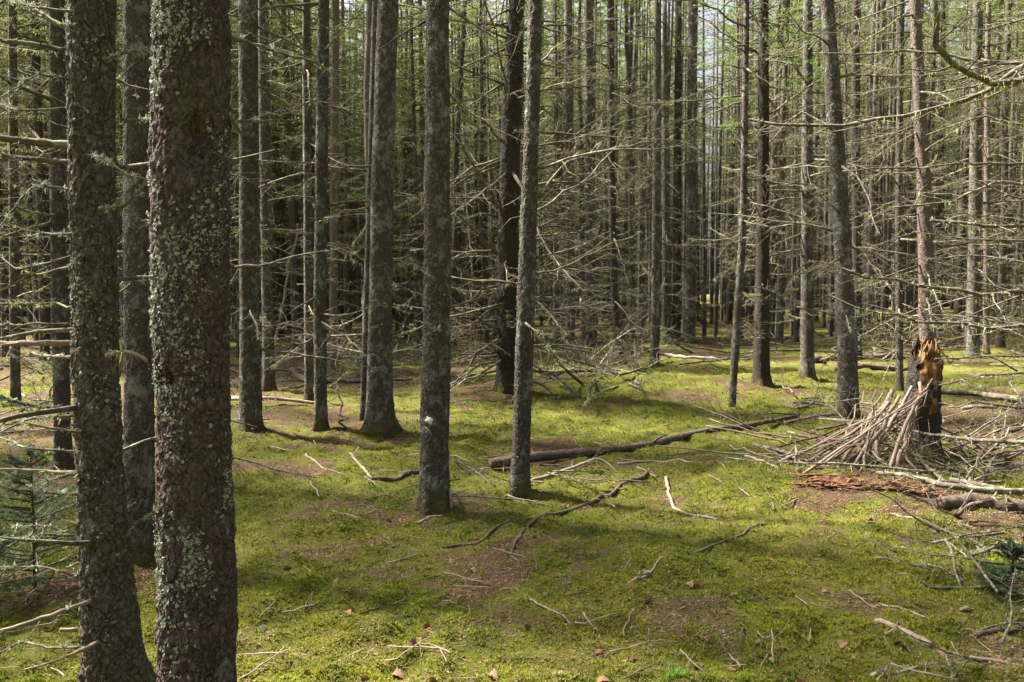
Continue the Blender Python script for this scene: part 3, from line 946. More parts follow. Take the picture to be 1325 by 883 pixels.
PT('dark658', 'dark rotting trunk with drooping bare branches down to the ground',
   [(656, 505, 31), (656, 440, 30), (659, 220, 27), (668, 0, 22)], M_BARK_DARK, base=(656, 507), dens=15, zr=(0.25, 6.2), blen=(0.7, 1.35), pool='all', seed=16, step=.025, flare=.3, disp=2.0)
PT('mid674', 'slender lichen grey trunk leaning slightly right, before the dark rotting trunk',
   [(672, 635, 27), (675, 560, 24), (681, 380, 25), (687, 200, 20), (693, 0, 18)], M_BARK, base=(672, 637), dens=3.2, zr=(0.7, 4.6), seed=17, step=.012, sides=56, flare=.25, lich_flakes=900, blen=(.3, .8))
PT('c735', 'thin trunk behind the slender grey trunk, left one of a small cluster', [(738, 455, 12), (736, 200, 12), (735, 0, 11)], M_BARK, base=(738, 456), dens=14, zr=(0.15, 6.5), seed=18, step=.06, sides=16, blen=(.5, 1.05))
PT('c762', 'brownish trunk in the middle of the small cluster behind the drooping branches', [(765, 452, 16), (763, 200, 15), (761, 0, 13)], M_BARK, base=(765, 453), dens=14, zr=(0.15, 6.5), seed=19, step=.06, sides=16, blen=(.5, 1.05))
PT('c790', 'dark thin trunk at the right of the small cluster, with a crooked foot', [(806, 470, 9), (795, 400, 10), (791, 200, 10), (790, 0, 9)], M_BARK_DARK, base=(806, 472), dens=14, zr=(0.15, 6.5), seed=20, step=.06, sides=16, blen=(.5, 1.05))
PT('c848', 'thin grey trunk standing nearest of the row of four in the centre back', [(847, 473, 13), (849, 300, 12), (851, 0, 10)], M_BARK, base=(847, 474), dens=10.2, seed=21, step=.05, sides=18, blen=(.45, 1.0))
PT('c862', 'second trunk of the centre back row, broken short below the canopy', [(861, 445, 12), (862, 300, 11), (860, 80, 8)], M_BARK, base=(861, 446), dens=10.2, seed=22, step=.06, sides=16, height=9.2, crown=False, blen=(.45, 1.0))
PT('c876', 'darkest trunk of the centre back row', [(875, 440, 12), (876, 300, 11), (878, 0, 9)], M_BARK_DARK, base=(875, 441), dens=8.7, seed=23, step=.06, sides=16, blen=(.45, 1.0))
PT('c893', 'thickest trunk of the centre back row, under the gap of bright sky', [(893, 443, 15), (894, 300, 14), (897, 0, 12)], M_BARK, base=(893, 444), dens=8.7, seed=24, step=.06, sides=18, blen=(.45, 1.0))
PT('r948', 'thin crooked sapling trunk leaning right at the edge of the moss clearing', [(947, 525, 10), (953, 430, 11), (961, 300, 10), (964, 150, 9), (966, 0, 8)], M_BARK, base=(947, 527), dens=8.7, zr=(0.8, 5.5), seed=25, step=.03, sides=20, flare=.15, blen=(.3, .9), height=10)
PT('r985', 'dark trunk with a brown mound at its foot, beyond the moss clearing', [(985, 497, 24), (986, 400, 20), (988, 200, 16), (988, 0, 14)], M_BARK_DARK, base=(985, 499), dens=11.6, zr=(0.9, 6.5), blen=(.45, 1.05), seed=26, step=.025, sides=28, flare=.5)
PT('r1045', 'brown trunk between the mounded dark trunk and the curved lichen trunk', [(1045, 490, 19), (1044, 300, 17), (1045, 150, 15), (1045, 0, 13)], M_BARK, base=(1045, 492), dens=10.2, zr=(0.9, 6.5), blen=(.45, 1.05), seed=27, step=.03, sides=24)
PT('r1098', 'curved speckled trunk bending left towards its top, standing behind the stick pile', [(1098, 535, 31), (1096, 440, 27), (1088, 280, 24), (1079, 140, 22), (1070, 0, 19)], M_BARK, base=(1099, 538), dens=5.1, zr=(1.2, 5.6), blen=(.45, 1.05), seed=28, step=.014, sides=48, flare=.2, lich_flakes=900)
PT('r1108', 'dark upright trunk close behind the curved speckled trunk', [(1109, 466, 14), (1108, 250, 13), (1107, 30, 11)], M_BARK_DARK, base=(1109, 467), dens=8.7, blen=(.45, 1.05), seed=29, step=.05, sides=18)
PT('r1124', 'pale pinkish thin trunk leaning slightly right, beyond the curved trunk', [(1124, 441, 9), (1127, 300, 9), (1131, 180, 8)], M_BARK_PALE, base=(1124, 442), dens=7.2, blen=(.45, 1.05), seed=30, step=.07, sides=14)
PT('r1116', 'pale thin trunk standing upright beside the leaning pinkish one', [(1114, 436, 7), (1121, 300, 7), (1125, 180, 7)], M_BARK_PALE, base=(1114, 437), dens=7.2, blen=(.45, 1.05), seed=31, step=.07, sides=14)
PT('r1163', 'thin dark trunk just left of the rotten stump', [(1164, 505, 11), (1163, 300, 10), (1165, 90, 9)], M_BARK, base=(1164, 506), dens=8.7, blen=(.45, 1.05), seed=32, step=.05, sides=16)
PT('r1200', 'grey pink trunk rising directly behind the rotten stump', [(1202, 520, 26), (1199, 400, 23), (1196, 250, 20), (1186, 60, 17), (1184, 0, 16)], M_BARK_PALE, base=(1203, 523), dens=10.2, zr=(0.8, 6.2), blen=(.45, 1.05), seed=33, step=.02, sides=36, pool='lichen')
PT('r1260', 'brown trunk at the right, beyond the lichen covered branches', [(1259, 462, 19), (1262, 250, 18), (1265, 0, 15)], M_BARK, base=(1259, 463), dens=11.6, blen=(.45, 1.05), seed=34, step=.05, sides=18)
PT('r1275', 'thin pale trunk directly right of the brown trunk at the right', [(1276, 458, 10), (1277, 250, 9), (1278, 60, 8)], M_BARK_PALE, base=(1276, 459), dens=10.2, blen=(.45, 1.05), seed=35, step=.06, sides=14)

# branches that can be followed in the photograph
def XB(key, pix, r0, r1, seed, **kw):
    root, g, ax = T[key]
    return px_branch(root, g, g[1], pix, r0, r1, seed, **kw)
XB('scaly', [(105, 45, 0), (70, 28, .0), (22, 0, .05)], .011, .006, 501, twigs=4)
XB('scaly', [(95, 67, 0), (45, 58, -.1), (-30, 48, -.2)], .011, .006, 502, twigs=5)
XB('scaly', [(92, 188, .05), (40, 184, 0), (-40, 172, -.1)], .016, .010, 503, twigs=4, beards=1)
XB('scaly', [(95, 212, 0), (40, 206, 0), (-40, 195, -.1)], .010, .006, 504, twigs=5)
XB('scaly', [(100, 445, 0), (50, 444, -.1), (-40, 445, -.1)], .012, .008, 505, twigs=3, lich=4, mats=[M_STICK, M_LICHEN, M_BEARD])
XB('scaly', [(96, 463, 0), (70, 462, .05), (37, 458, .1)], .009, .006, 506, twigs=2, mats=[M_STICK, M_LICHEN, M_BEARD])
XB('scaly', [(95, 530, 0), (55, 527, -.1), (30, 522, -.1), (-20, 508, -.2)], .007, .004, 507, twigs=6, lich=22)
XB('scaly', [(97, 538, 0), (50, 540, .1), (5, 550, .1)], .007, .004, 508, twigs=5, lich=22)
XB('scaly', [(100, 612, 0), (60, 611, 0), (-30, 606, -.1)], .009, .006, 509, twigs=3, lich=8, mats=[M_STICK, M_LICHEN, M_BEARD])
XB('scaly', [(112, 610, -.05), (80, 617, -.1), (50, 626, -.1)], .006, .003, 510, twigs=4, lich=16)
XB('scaly', [(96, 693, 0), (60, 692, -.05), (-20, 703, -.1)], .006, .003, 511, twigs=4, lich=20)
XB('scaly', [(85, 690, 0), (60, 680, 0), (20, 682, 0)], .004, .002, 512, twigs=3, lich=14)
XB('scaly', [(117, 778, -.1), (70, 795, -.15), (0, 817, -.2), (-20, 825, -.2)], .008, .006, 513, twigs=3, lich=2, mats=[M_STICK, M_LICHEN, M_BEARD])
XB('scaly', [(100, 815, 0), (78, 815, -.03)], .008, .007, 514, twigs=0, lich=0, beards=0, mats=[M_STICK, M_LICHEN, M_BEARD], npt=4)
XB('scaly', [(128, 830, -.1), (105, 842, -.15), (80, 853, -.2), (32, 867, -.25)], .008, .003, 515, twigs=5, lich=3, mats=[M_STICK, M_LICHEN, M_BEARD])
XB('scaly', [(100, 838, 0), (60, 838, .05), (28, 830, .1), (-5, 848, .1)], .006, .004, 516, twigs=4, lich=6)
XB('scaly', [(138, 460, -.1), (165, 455, -.15), (185, 462, -.15), (190, 468, -.15)], .008, .006, 517, twigs=2, lich=6, beards=1, mats=[M_STICK, M_LICHEN, M_BEARD])
XB('scaly', [(128, 270, -.1), (160, 268, -.1), (185, 243, -.1), (188, 232, -.1)], .008, .004, 518, twigs=5, lich=14)
XB('scaly', [(135, 78, -.1), (160, 68, -.1), (195, 64, 0)], .007, .005, 519, twigs=5, lich=8)
XB('scaly', [(150, 362, 0), (175, 360, .0), (192, 359, .1)], .008, .007, 520, twigs=1, lich=1)
XB('scaly', [(160, 155, 0), (175, 156, .0), (194, 153, .1)], .006, .005, 521, twigs=1, lich=3)
XB('scaly', [(158, 700, 0), (175, 678, .0), (205, 660, .0)], .008, .006, 522, twigs=3, lich=10)
XB('scaly', [(120, 200, -.1), (145, 212, -.2), (165, 228, -.2), (195, 232, -.1)], .006, .003, 523, twigs=4, lich=14)
XB('big', [(298, 157, 0), (340, 157, .1), (386, 155, .2)], .006, .004, 530, twigs=2, lich=8)
XB('left325', [(304, 346, -.6), (345, 344, -.6), (385, 330, -.6), (430, 323, -.6), (475, 318, -.5)], .016, .006, 531, twigs=5, lich=46, beards=1)
XB('big', [(300, 50, 0), (330, 58, .3), (380, 72, .6), (425, 88, .9)], .008, .003, 532, twigs=3, lich=4)
XB('big', [(300, 432, 0), (315, 428, .0), (327, 423, 0)], .006, .005, 533, twigs=0, lich=2, npt=4)
XB('mid674', [(690, 275, 0), (715, 260, .3), (750, 240, .5), (800, 190, .8), (868, 160, 1.)], .010, .004, 540, twigs=9, lich=8)
XB('mid674', [(690, 190, 0), (740, 180, .3), (790, 163, .5), (850, 148, .8)], .010, .003, 541, twigs=8, lich=6)
XB('mid674', [(698, 255, 0), (726, 215, .2), (760, 200, .3), (845, 183, .5)], .012, .004, 542, twigs=6, lich=6)
XB('mid674', [(680, 418, -.1), (698, 432, -.2), (722, 465, -.3), (765, 480, -.4), (790, 486, -.4)], .008, .003, 543, twigs=12, lich=28, beards=14)
XB('mid674', [(690, 355, 0), (730, 345, .3), (790, 318, .6), (830, 300, .9)], .010, .003, 544, twigs=8, lich=6)
XB('mid674', [(690, 90, 0), (720, 60, .3), (760, 40, .5), (800, 5, .8)], .010, .003, 545, twigs=8, lich=6)
XB('mid674', [(694, 30, 0), (730, 45, .3), (780, 60, .5), (830, 55, .8)], .010, .003, 546, twigs=8, lich=6)
XB('mid562', [(567, 0, -.1), (555, 25, .0), (520, 45, .0), (488, 65, .0)], .010, .005, 547, twigs=4, lich=16)
XB('mid562', [(580, 10, 0), (610, 30, .0), (650, 55, .1)], .009, .004, 548, twigs=5)
XB('mid562', [(570, 420, -.1), (566, 428, -.25), (558, 424, -.3), (556, 420, -.3)], .006, .004, 549, twigs=1, npt=5)
for k, (dx, dyy) in enumerate([(-55, 10), (-75, 30), (-80, -5), (-70, 60), (60, 20), (75, -10), (85, 40), (-60, -40), (70, -50), (-85, -70), (90, -90), (-70, -100)]):
    y0 = [455, 470, 430, 440, 470, 440, 490, 390, 350, 330, 300, 270][k]
    s = 1 if dx > 0 else -1
    XB('dark658', [(656 + 12 * s, y0, -.1), (656 + dx * .5, y0 + dyy * .35 - 8, -.3), (656 + dx, y0 + dyy, -.5), (656 + dx * 1.25, y0 + dyy * 1.3, -.7)], (.024), .006, 560 + k, twigs=10, sub=2, lich=5, beards=0)

for k in range(16):          # skirt of drooping dead branches on the right of the dark trunk
    y0 = 250 + 15 * k; rs_ = np.random.default_rng(3300 + k)
    L_ = 55 + 110 * rs_.random(); dr = 8 + 70 * rs_.random() * (k / 16)
    if k % 3 == 2: L_ = -L_ * .8
    XB('dark658', [(656 + 10 * np.sign(L_), y0, .05), (656 + L_ * .5, y0 + dr * .25 - 6, .1 + .2 * rs_.normal()), (656 + L_, y0 + dr, .3 * rs_.normal())], .022, .005, 3400 + k, twigs=15, sub=3, lich=3, beards=2, tlen=.42)

for k, y0 in enumerate([15, 105, 140, 245, 300, 330, 395, 420, 560, 585, 640, 745]):
    r_ = np.random.default_rng(5200 + k); dx_ = -60 - 90 * r_.random()
    XB('scaly', [(98 + 8 * r_.random(), y0, .05 * r_.normal()), (98 + dx_ * .5, y0 + r_.normal() * 8, .15 * r_.normal()), (98 + dx_, y0 + r_.normal() * 22, .3 * r_.normal())], .0055, .002, 5300 + k, twigs=8, lich=12, beards=0, tlen=.4)

# white resin scar on the central trunk
root, g, ax = T['mid562']
q = P(557, 541, g[1]) - g
c, r = ax(q[2])
rs = np.random.default_rng(77)
mb = MB()
an = np.arange(18) / 18 * 2 * math.pi
rr = 1 + 0.7 * (rs.random(18) - 0.5)
el = np.stack([q[0] + 0.026 * rr * np.cos(an), np.zeros(18), q[2] + 0.024 * rr * np.sin(an)], -1)
dx = np.clip(el[:, 0] - c[0], -r * 0.97, r * 0.97)
el[:, 1] = c[1] - np.sqrt(np.maximum((r * 1.04) ** 2 - dx ** 2, 0)) - 0.002
back = el + np.array([0, 0.03, 0])
ctr = np.array([[q[0], c[1] - r * 1.05 - 0.004, q[2]]])
k = np.arange(18); k2 = (k + 1) % 18
mb.add(np.concatenate([el, back, ctr]), np.stack([k, k2, np.full(18, 36)], -1), np.stack([k, k + 18, k2 + 18, k2], -1))
mb.build('resin_scar', [M_CUT], root)
XB('mid562', [(550, 553, -.12), (556, 558, -.14), (559, 564, -.13)], .005, .004, 551, twigs=0, lich=0, beards=0, npt=4, mats=[M_STICK, M_LICHEN, M_BEARD], name='branch_stub')

# the spruce just outside the right edge whose lichen branches reach into the view
gx = G(1420, 640)
root = empty('spruce_tree', gx, 'spruce beyond the right edge, its long lichen covered branches reaching into view', 'tree')
cen = np.array([[0, 0, -.15], [0.02, 0, 2], [0.06, 0.05, 6], [0.1, 0.1, 13.5]]); rad = np.array([.13, .12, .09, .02])
trunk_mb(cen, rad, 40, 4.5, .02, seed=61).build('trunk', [M_BARK], root)
cm = MB(); live_crown(cm, 0, 7, 1.5, np.random.default_rng(62), nb=46)
M = np.eye(4); M[:3, 3] = (0.06, 0.05, 6.4)
f = MB(); f.merge(cm, M); f.build('crown', [M_TWIG, M_NEEDLE], root)
T['edge'] = (root, gx, lambda z: (np.array([0.04, 0, z]), .1))
TREES.append((gx[0], gx[1], .13))
EB = [
 ([(1420, 70, 0), (1340, 98, -.5), (1290, 108, -.8), (1248, 97, -1.0), (1218, 70, -1.1), (1206, 40, -1.2), (1204, -15, -1.2)], .022, .012, 10, 60, 60),
 ([(1420, 60, 0), (1320, 88, -.4), (1285, 112, -.6), (1240, 132, -.7), (1190, 148, -.7), (1120, 163, -.7), (1040, 166, -.6), (965, 158, -.5)], .020, .006, 14, 40, 24),
 ([(1420, 100, 0), (1330, 85, .2), (1270, 80, .4), (1200, 65, .6), (1120, 70, .8), (1060, 70, 1.)], .017, .005, 14, 24, 14),
 ([(1420, 200, 0), (1330, 213, .1), (1260, 212, .2), (1180, 216, .4), (1090, 222, .6)], .013, .004, 14, 20, 10),
 ([(1420, 225, 0), (1330, 238, -.1), (1285, 235, -.2), (1230, 262, -.2), (1150, 268, -.2)], .016, .004, 10, 14, 6),
 ([(1420, 250, 0), (1325, 258, -.3), (1295, 249, -.35), (1260, 232, -.4)], .010, .004, 6, 10, 4),
 ([(1420, 280, 0), (1330, 293, -.2), (1280, 293, -.4), (1245, 290, -.5), (1205, 285, -.5)], .018, .007, 8, 40, 8),
 ([(1420, 300, 0), (1330, 312, .3), (1250, 310, .5), (1180, 300, .7)], .012, .004, 12, 14, 8),
 ([(1420, 370, 0), (1330, 378, -.6), (1260, 380, -.8), (1200, 372, -.9), (1140, 362, -1.0), (1085, 350, -1.0)], .019, .006, 12, 90, 14),
 ([(1420, 410, 0), (1330, 420, -.4), (1270, 425, -.6), (1200, 415, -.7), (1130, 405, -.8), (1075, 385, -.8)], .015, .005, 12, 80, 24),
 ([(1420, 425, 0), (1330, 424, .2), (1260, 410, .4), (1200, 408, .5)], .012, .005, 14, 26, 8),
 ([(1420, 470, 0), (1330, 460, .1), (1270, 462, .2), (1210, 465, .3)], .011, .004, 16, 18, 4),
 ([(1420, 500, 0), (1330, 482, -.2), (1260, 487, -.3), (1215, 500, -.4)], .010, .004, 16, 18, 4),
 ([(1420, 530, 0), (1340, 530, -.3), (1260, 520, -.4), (1225, 528, -.4)], .010, .004, 14, 12, 2),
 ([(1420, 150, 0), (1340, 165, .5), (1270, 150, .8), (1200, 175, 1.0)], .012, .004, 14, 26, 16),
 ([(1420, 340, 0), (1340, 345, .6), (1280, 330, .9), (1190, 335, 1.2)], .012, .004, 14, 20, 8),
 ([(1420, 15, 0), (1340, 20, .5), (1270, 40, .8), (1180, 25, 1.0)], .012, .004, 14, 30, 22),
]
for k, (pix, r0, r1, tw, li, be) in enumerate(EB):
    px_branch(root, gx, gx[1], pix, r0 * 1.15, r1 * 1.35, 600 + k, twigs=tw + 3, sub=3, lich=li, beards=be, npt=16, tlen=0.26)

# young green sprays on the thin crooked trunk and the mounded trunk
def sprays(key, spots, mat, seed):
    root, g, ax = T[key]
    rs = np.random.default_rng(seed)
    for (px, py, s, L) in spots:
        q = P(px, py, g[1]) - g
        c, r = ax(q[2])
        mb = MB()
        live_branch(mb, c, (s * 1.0, rs.normal() * 0.6, -0.1), L, rs, 0, 1, 10, 12, 0.05, 0.012, 0.2)
        mb.build('green_branch', [M_TWIG, mat], root)
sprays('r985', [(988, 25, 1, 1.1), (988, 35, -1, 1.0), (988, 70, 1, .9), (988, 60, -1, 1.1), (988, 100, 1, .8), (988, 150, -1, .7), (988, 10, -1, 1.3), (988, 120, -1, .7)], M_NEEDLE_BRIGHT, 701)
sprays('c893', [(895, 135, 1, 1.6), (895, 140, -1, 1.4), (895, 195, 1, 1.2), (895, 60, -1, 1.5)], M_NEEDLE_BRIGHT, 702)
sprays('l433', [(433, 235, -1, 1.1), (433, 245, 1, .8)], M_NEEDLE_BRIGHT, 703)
sprays('r1163', [(1164, 20, -1, 1.2), (1164, 40, 1, 1.2)], M_NEEDLE, 704)

# ------------------------------------------------------------------ rest of the wood: copies of a few spruces
FAR = []
for v in range(7):
    rs = np.random.default_rng(800 + v)
    h = 13.5 + 1.0 * (v % 4)
    cen = np.stack([np.cumsum(rs.normal(0, 0.05, 9)), np.cumsum(rs.normal(0, 0.05, 9)), np.linspace(-0.15, h, 9)], -1)
    cen[:, :2] -= cen[0, :2]
    rad = np.array([.105, .098, .092, .085, .078, .068, .055, .036, .012]) * (0.85 + 0.1 * (v % 4))
    tm = trunk_mb(cen, rad, 12, 9.0, .12, 1.2, 0.0, 40 + v, .4, coarse=.8).mesh('trunk', [M_BARK_FAR])
    tp = trunk_mb(cen, rad, 12, 9.0, .12, 1.2, 0.0, 40 + v, .4, coarse=.8).mesh('trunk', [M_BARK_PALE])
    cm = MB()
    def axv(z): return np.array([np.interp(z, cen[:, 2], cen[:, 0]), np.interp(z, cen[:, 2], cen[:, 1]), z]), np.interp(z, cen[:, 2], rad)
    zl = 5.0 + rs.random() * 2.0
    dead = MB()
    for k in range(74):
        z = 1.1 + (zl + 1.8 - 1.1) * (k + rs.random()) / 74
        c, r = axv(z); az = rs.random() * 6.283
        sc = (0.28 + 0.62 * rs.random()) * (0.75 + 0.5 * z / 9)
        dead.merge(POOL_FAR[rs.integers(8)], rot_to(az, R(rs.normal(-3, 12)), sc, c + np.array([math.cos(az), math.sin(az), 0]) * r * .8, rs.normal() * .5))
    lc = MB()
    live_crown(lc, zl, h, (1.8 if v < 4 else 1.35) + 0.35 * rs.random(), rs, nb=150 if v < 4 else 88, leaf=3, shoots=9, n=9, nl=0.075, w=0.022, thin=0.45)
    # bend the crown with the stem
    vv, aa, tt, tmi, qq, qmi = lc.arrays()
    off = np.stack([np.interp(vv[:, 2], cen[:, 2], cen[:, 0]), np.interp(vv[:, 2], cen[:, 2], cen[:, 1]), vv[:, 2] * 0], -1)
    lc._arr = (vv + off, aa, tt, tmi, qq, qmi)
    dead.merge(lc)
    live_only = MB(); live_only.merge(lc)
    FAR.append(dict(h=h, trunk=tm, pale=tp, crown=dead.mesh('crown', WOODS + [M_NEEDLE]), top=live_only.mesh('crown', WOODS + [M_NEEDLE]), cen=cen, rad=rad, zl=zl))

def zone(px):
    for a, b in ((100, 'left of the scaly left trunk'), (310, 'behind the two thick foreground trunks'), (470, 'in the dark wood behind the tangled brush'), (600, 'behind the trunk with the white scar'),
                 (720, 'behind the dark rotting trunk'), (840, 'behind the small central cluster'), (960, 'behind the centre back row'), (1080, 'behind the mounded dark trunk'), (1180, 'behind the curved speckled trunk')):
        if px < a: return b
    return 'behind the rotten stump and the lichen branches'

pts = [(x, y) for (x, y, r) in TREES]
def clear(x, y):
    """ground the photograph shows open"""
    px, py, dep = PX(x, y, 0.0)
    if y < 0.6: return np.hypot(x, y) < 4.5
    a = math.degrees(math.atan2(abs(x), y))
    if a > 34:
        return math.hypot(x, y) < 5.5 or (x > 0 and y < 13)
    if px < 300: return py > 545
    if px < 480: return py > 492
    if px < 600: return py > 462
    if px < 840: return py > 452
    if px < 1180: return py > 447
    return py > 462
cand = []
rs = np.random.default_rng(2024)
tries = 0
while tries < 40000 and len(cand) < 264:
    tries += 1
    # denser inside the view cone
    if rs.random() < 0.93:
        a = R(rs.uniform(-37, 37)); d = rs.uniform(9.0 ** 1.6, 47 ** 1.6) ** (1 / 1.6)
        x, y = d * math.sin(a), d * math.cos(a)
    else:
        x, y = rs.uniform(-16, 3), rs.uniform(-7, 12)
        if y > 0 and math.degrees(math.atan2(abs(x), y)) < 37: continue
    if clear(x, y): continue
    if y > 17 and abs(math.degrees(math.atan2(x, y)) - 13.6) < 1.1: continue
    dens_min = 1.0 if x < 0 else 1.15
    if min((x - p) ** 2 + (y - q) ** 2 for p, q in pts) < dens_min ** 2: continue
    px, py, dep = PX(x, y, 0.8)
    # keep clear of the trunks one can single out
    bad = False
    if dep > 0:
        for key in T:
            g = T[key][1]
            if g[1] < y < 24:
                gx_, gy_, gd = PX(g[0], g[1], g[2] + 0.8)
                if abs(gx_ - px) < 7: bad = True; break
    if bad: continue
    pts.append((x, y)); cand.append((x, y))
cand.sort(key=lambda p: p[0] ** 2 + p[1] ** 2)
n_mid = 0
for k, (x, y) in enumerate(cand):
    P_ = FAR[rs.integers(4) if (x < -1.5 - .1 * y and y > 15) else 4 + rs.integers(3)]
    d = math.hypot(x, y)
    z = Hs(x, y)
    px, py, dep = PX(x, y, 0.8)
    s = 0.78 + 0.42 * rs.random()
    inview = dep > 0 and -60 < px < 1385
    if inview:
        w = 'slim' if s < 0.95 else 'stout'
        dd = 'some way back' if d < 19 else ('far back' if d < 31 else 'very far back')
        lab = f'{w} spruce trunk {dd}, {zone(px)}'
        grp = f'spruces {dd.split(",")[0]} {zone(px)}'
    else:
        lab, grp = 'spruce outside the view to the left, among the trees casting shade', 'spruces outside the view'
    root = empty('spruce_tree', (x, y, z), lab, 'tree', grp)
    root.rotation_euler = (rs.normal(0, 0.02), rs.normal(0, 0.025), rs.random() * 6.283)
    root.scale = (s, s, 0.9 + 0.25 * rs.random())
    th = 0.6 + 0.55 * rs.random()
    me = P_['pale'] if rs.random() < 0.22 else P_['trunk']
    link_copy(me, 'trunk', root, Matrix.Diagonal((th, th, 1, 1)))
    if inview and d < 19 and n_mid < 34:
        n_mid += 1
        link_copy(P_['top'], 'crown', root, Matrix.Identity(4))
        for j in range(32):
            zz = 0.8 + (P_['zl'] + 0.8 - 0.8) * (j + rs.random()) / 32
            c = np.array([np.interp(zz, P_['cen'][:, 2], P_['cen'][:, 0]), np.interp(zz, P_['cen'][:, 2], P_['cen'][:, 1]), zz]); az = rs.random() * 6.283
            r = np.interp(zz, P_['cen'][:, 2], P_['rad']) * th
            pool = ME_MID if rs.random() < 0.8 else ME_LICH
            link_copy(pool[rs.integers(len(pool))], 'dead_branch', root, rot_to(az, R(rs.normal(-4, 13)), (0.28 + 0.8 * rs.random() ** 1.5), c + np.array([math.cos(az), math.sin(az), 0]) * r * .85, rs.normal() * .5))
    else:
        link_copy(P_['crown'], 'crown', root, Matrix.Identity(4))

# the wood beyond, one mass
def far_wood():
    rs = np.random.default_rng(55)
    mb = MB()
    arr = [(FAR[v], ) for v in range(7)]
    n = 0
    crowns = []
    for v in range(4):
        r2 = np.random.default_rng(900 + v)
        cm = MB()
        h = 15 + 1.4 * v
        for k in range(44):
            z = 2.2 + 6.0 * (k + r2.random()) / 44
            a = r2.random() * 6.283; L = 0.7 + 1.1 * r2.random()
            p = curve_pts((0, 0, z), (math.cos(a), math.sin(a), -.05), L, 3, r2, sag=.1)
            tube(cm, p, [.016, .012, .006], 3, 1, cap=False)
            for j in range(3):
                q = p[1] + (p[2] - p[1]) * r2.random()
                e = q + np.array([r2.normal() * .35, r2.normal() * .35, r2.normal() * .1])
                tube(cm, np.array([q, (q + e) / 2, e]), [.008, .007, .004], 3, 1, cap=False)
        live_crown(cm, 6.0, h, 1.7, r2, nb=70, leaf=2, shoots=7, n=6, nl=.14, w=.05, thin=.1)
        tube(cm, np.array([(0, 0, -.2), (.05, 0, 4), (0, .05, 9), (0, 0, h)]), [.13, .11, .07, .02], 6, 0, cap=False)
        # woods: live_crown writes its wood in slot 0
        crowns.append(cm)
    while n < 620:
        a = R(rs.uniform(-40, 40)); d = rs.uniform(48, 82)
        if abs(math.degrees(a) - 13.6) < .8: continue
        x, y = d * math.sin(a), d * math.cos(a)
        s = 0.85 + 0.35 * rs.random()
        M = np.array(Matrix.Translation((x, y, Hs(x, y))) @ Matrix.Rotation(rs.random() * 6.28, 4, 'Z') @ Matrix.Diagonal((s * 1.1, s * 1.1, s, 1)))
        mb.merge(crowns[rs.integers(4)], M)
        n += 1
    n = 0
    while n < 900:                       # bare thin stems between the counted trees
        a = R(rs.uniform(-38, 38)); d = rs.uniform(25, 70)
        x, y = d * math.sin(a), d * math.cos(a)
        r = .035 + .055 * rs.random(); lx, ly = rs.normal(0, .25, 2); z = Hs(x, y)
        tube(mb, np.array([(x, y, z - .1), (x + lx * .3, y + ly * .3, z + 4), (x + lx, y + ly, z + 13)]), [r * 1.15, r, r * .4], 6, 3 if rs.random() < (.6 if x > 0 else .15) else 0, cap=False)
        for j in range(7):
            zz = z + 1 + 7 * rs.random(); q = np.array([x + lx * .2, y + ly * .2, zz]); aa = rs.random() * 6.28; L = .3 + .7 * rs.random()
            e = q + np.array([math.cos(aa) * L, math.sin(aa) * L, rs.normal() * .12])
            tube(mb, np.array([q, (q + e) / 2 + [0, 0, .03], e]), [.012, .009, .004], 3, 1, cap=False)
        n += 1
    o = mb.build('forest', [M_BARK_FAR, M_TWIG, M_NEEDLE, M_BARK_PALE])
    o['kind'] = 'stuff'; o['label'] = 'distant wood of countless thin trunks closing the view'; o['category'] = 'forest'
far_wood()

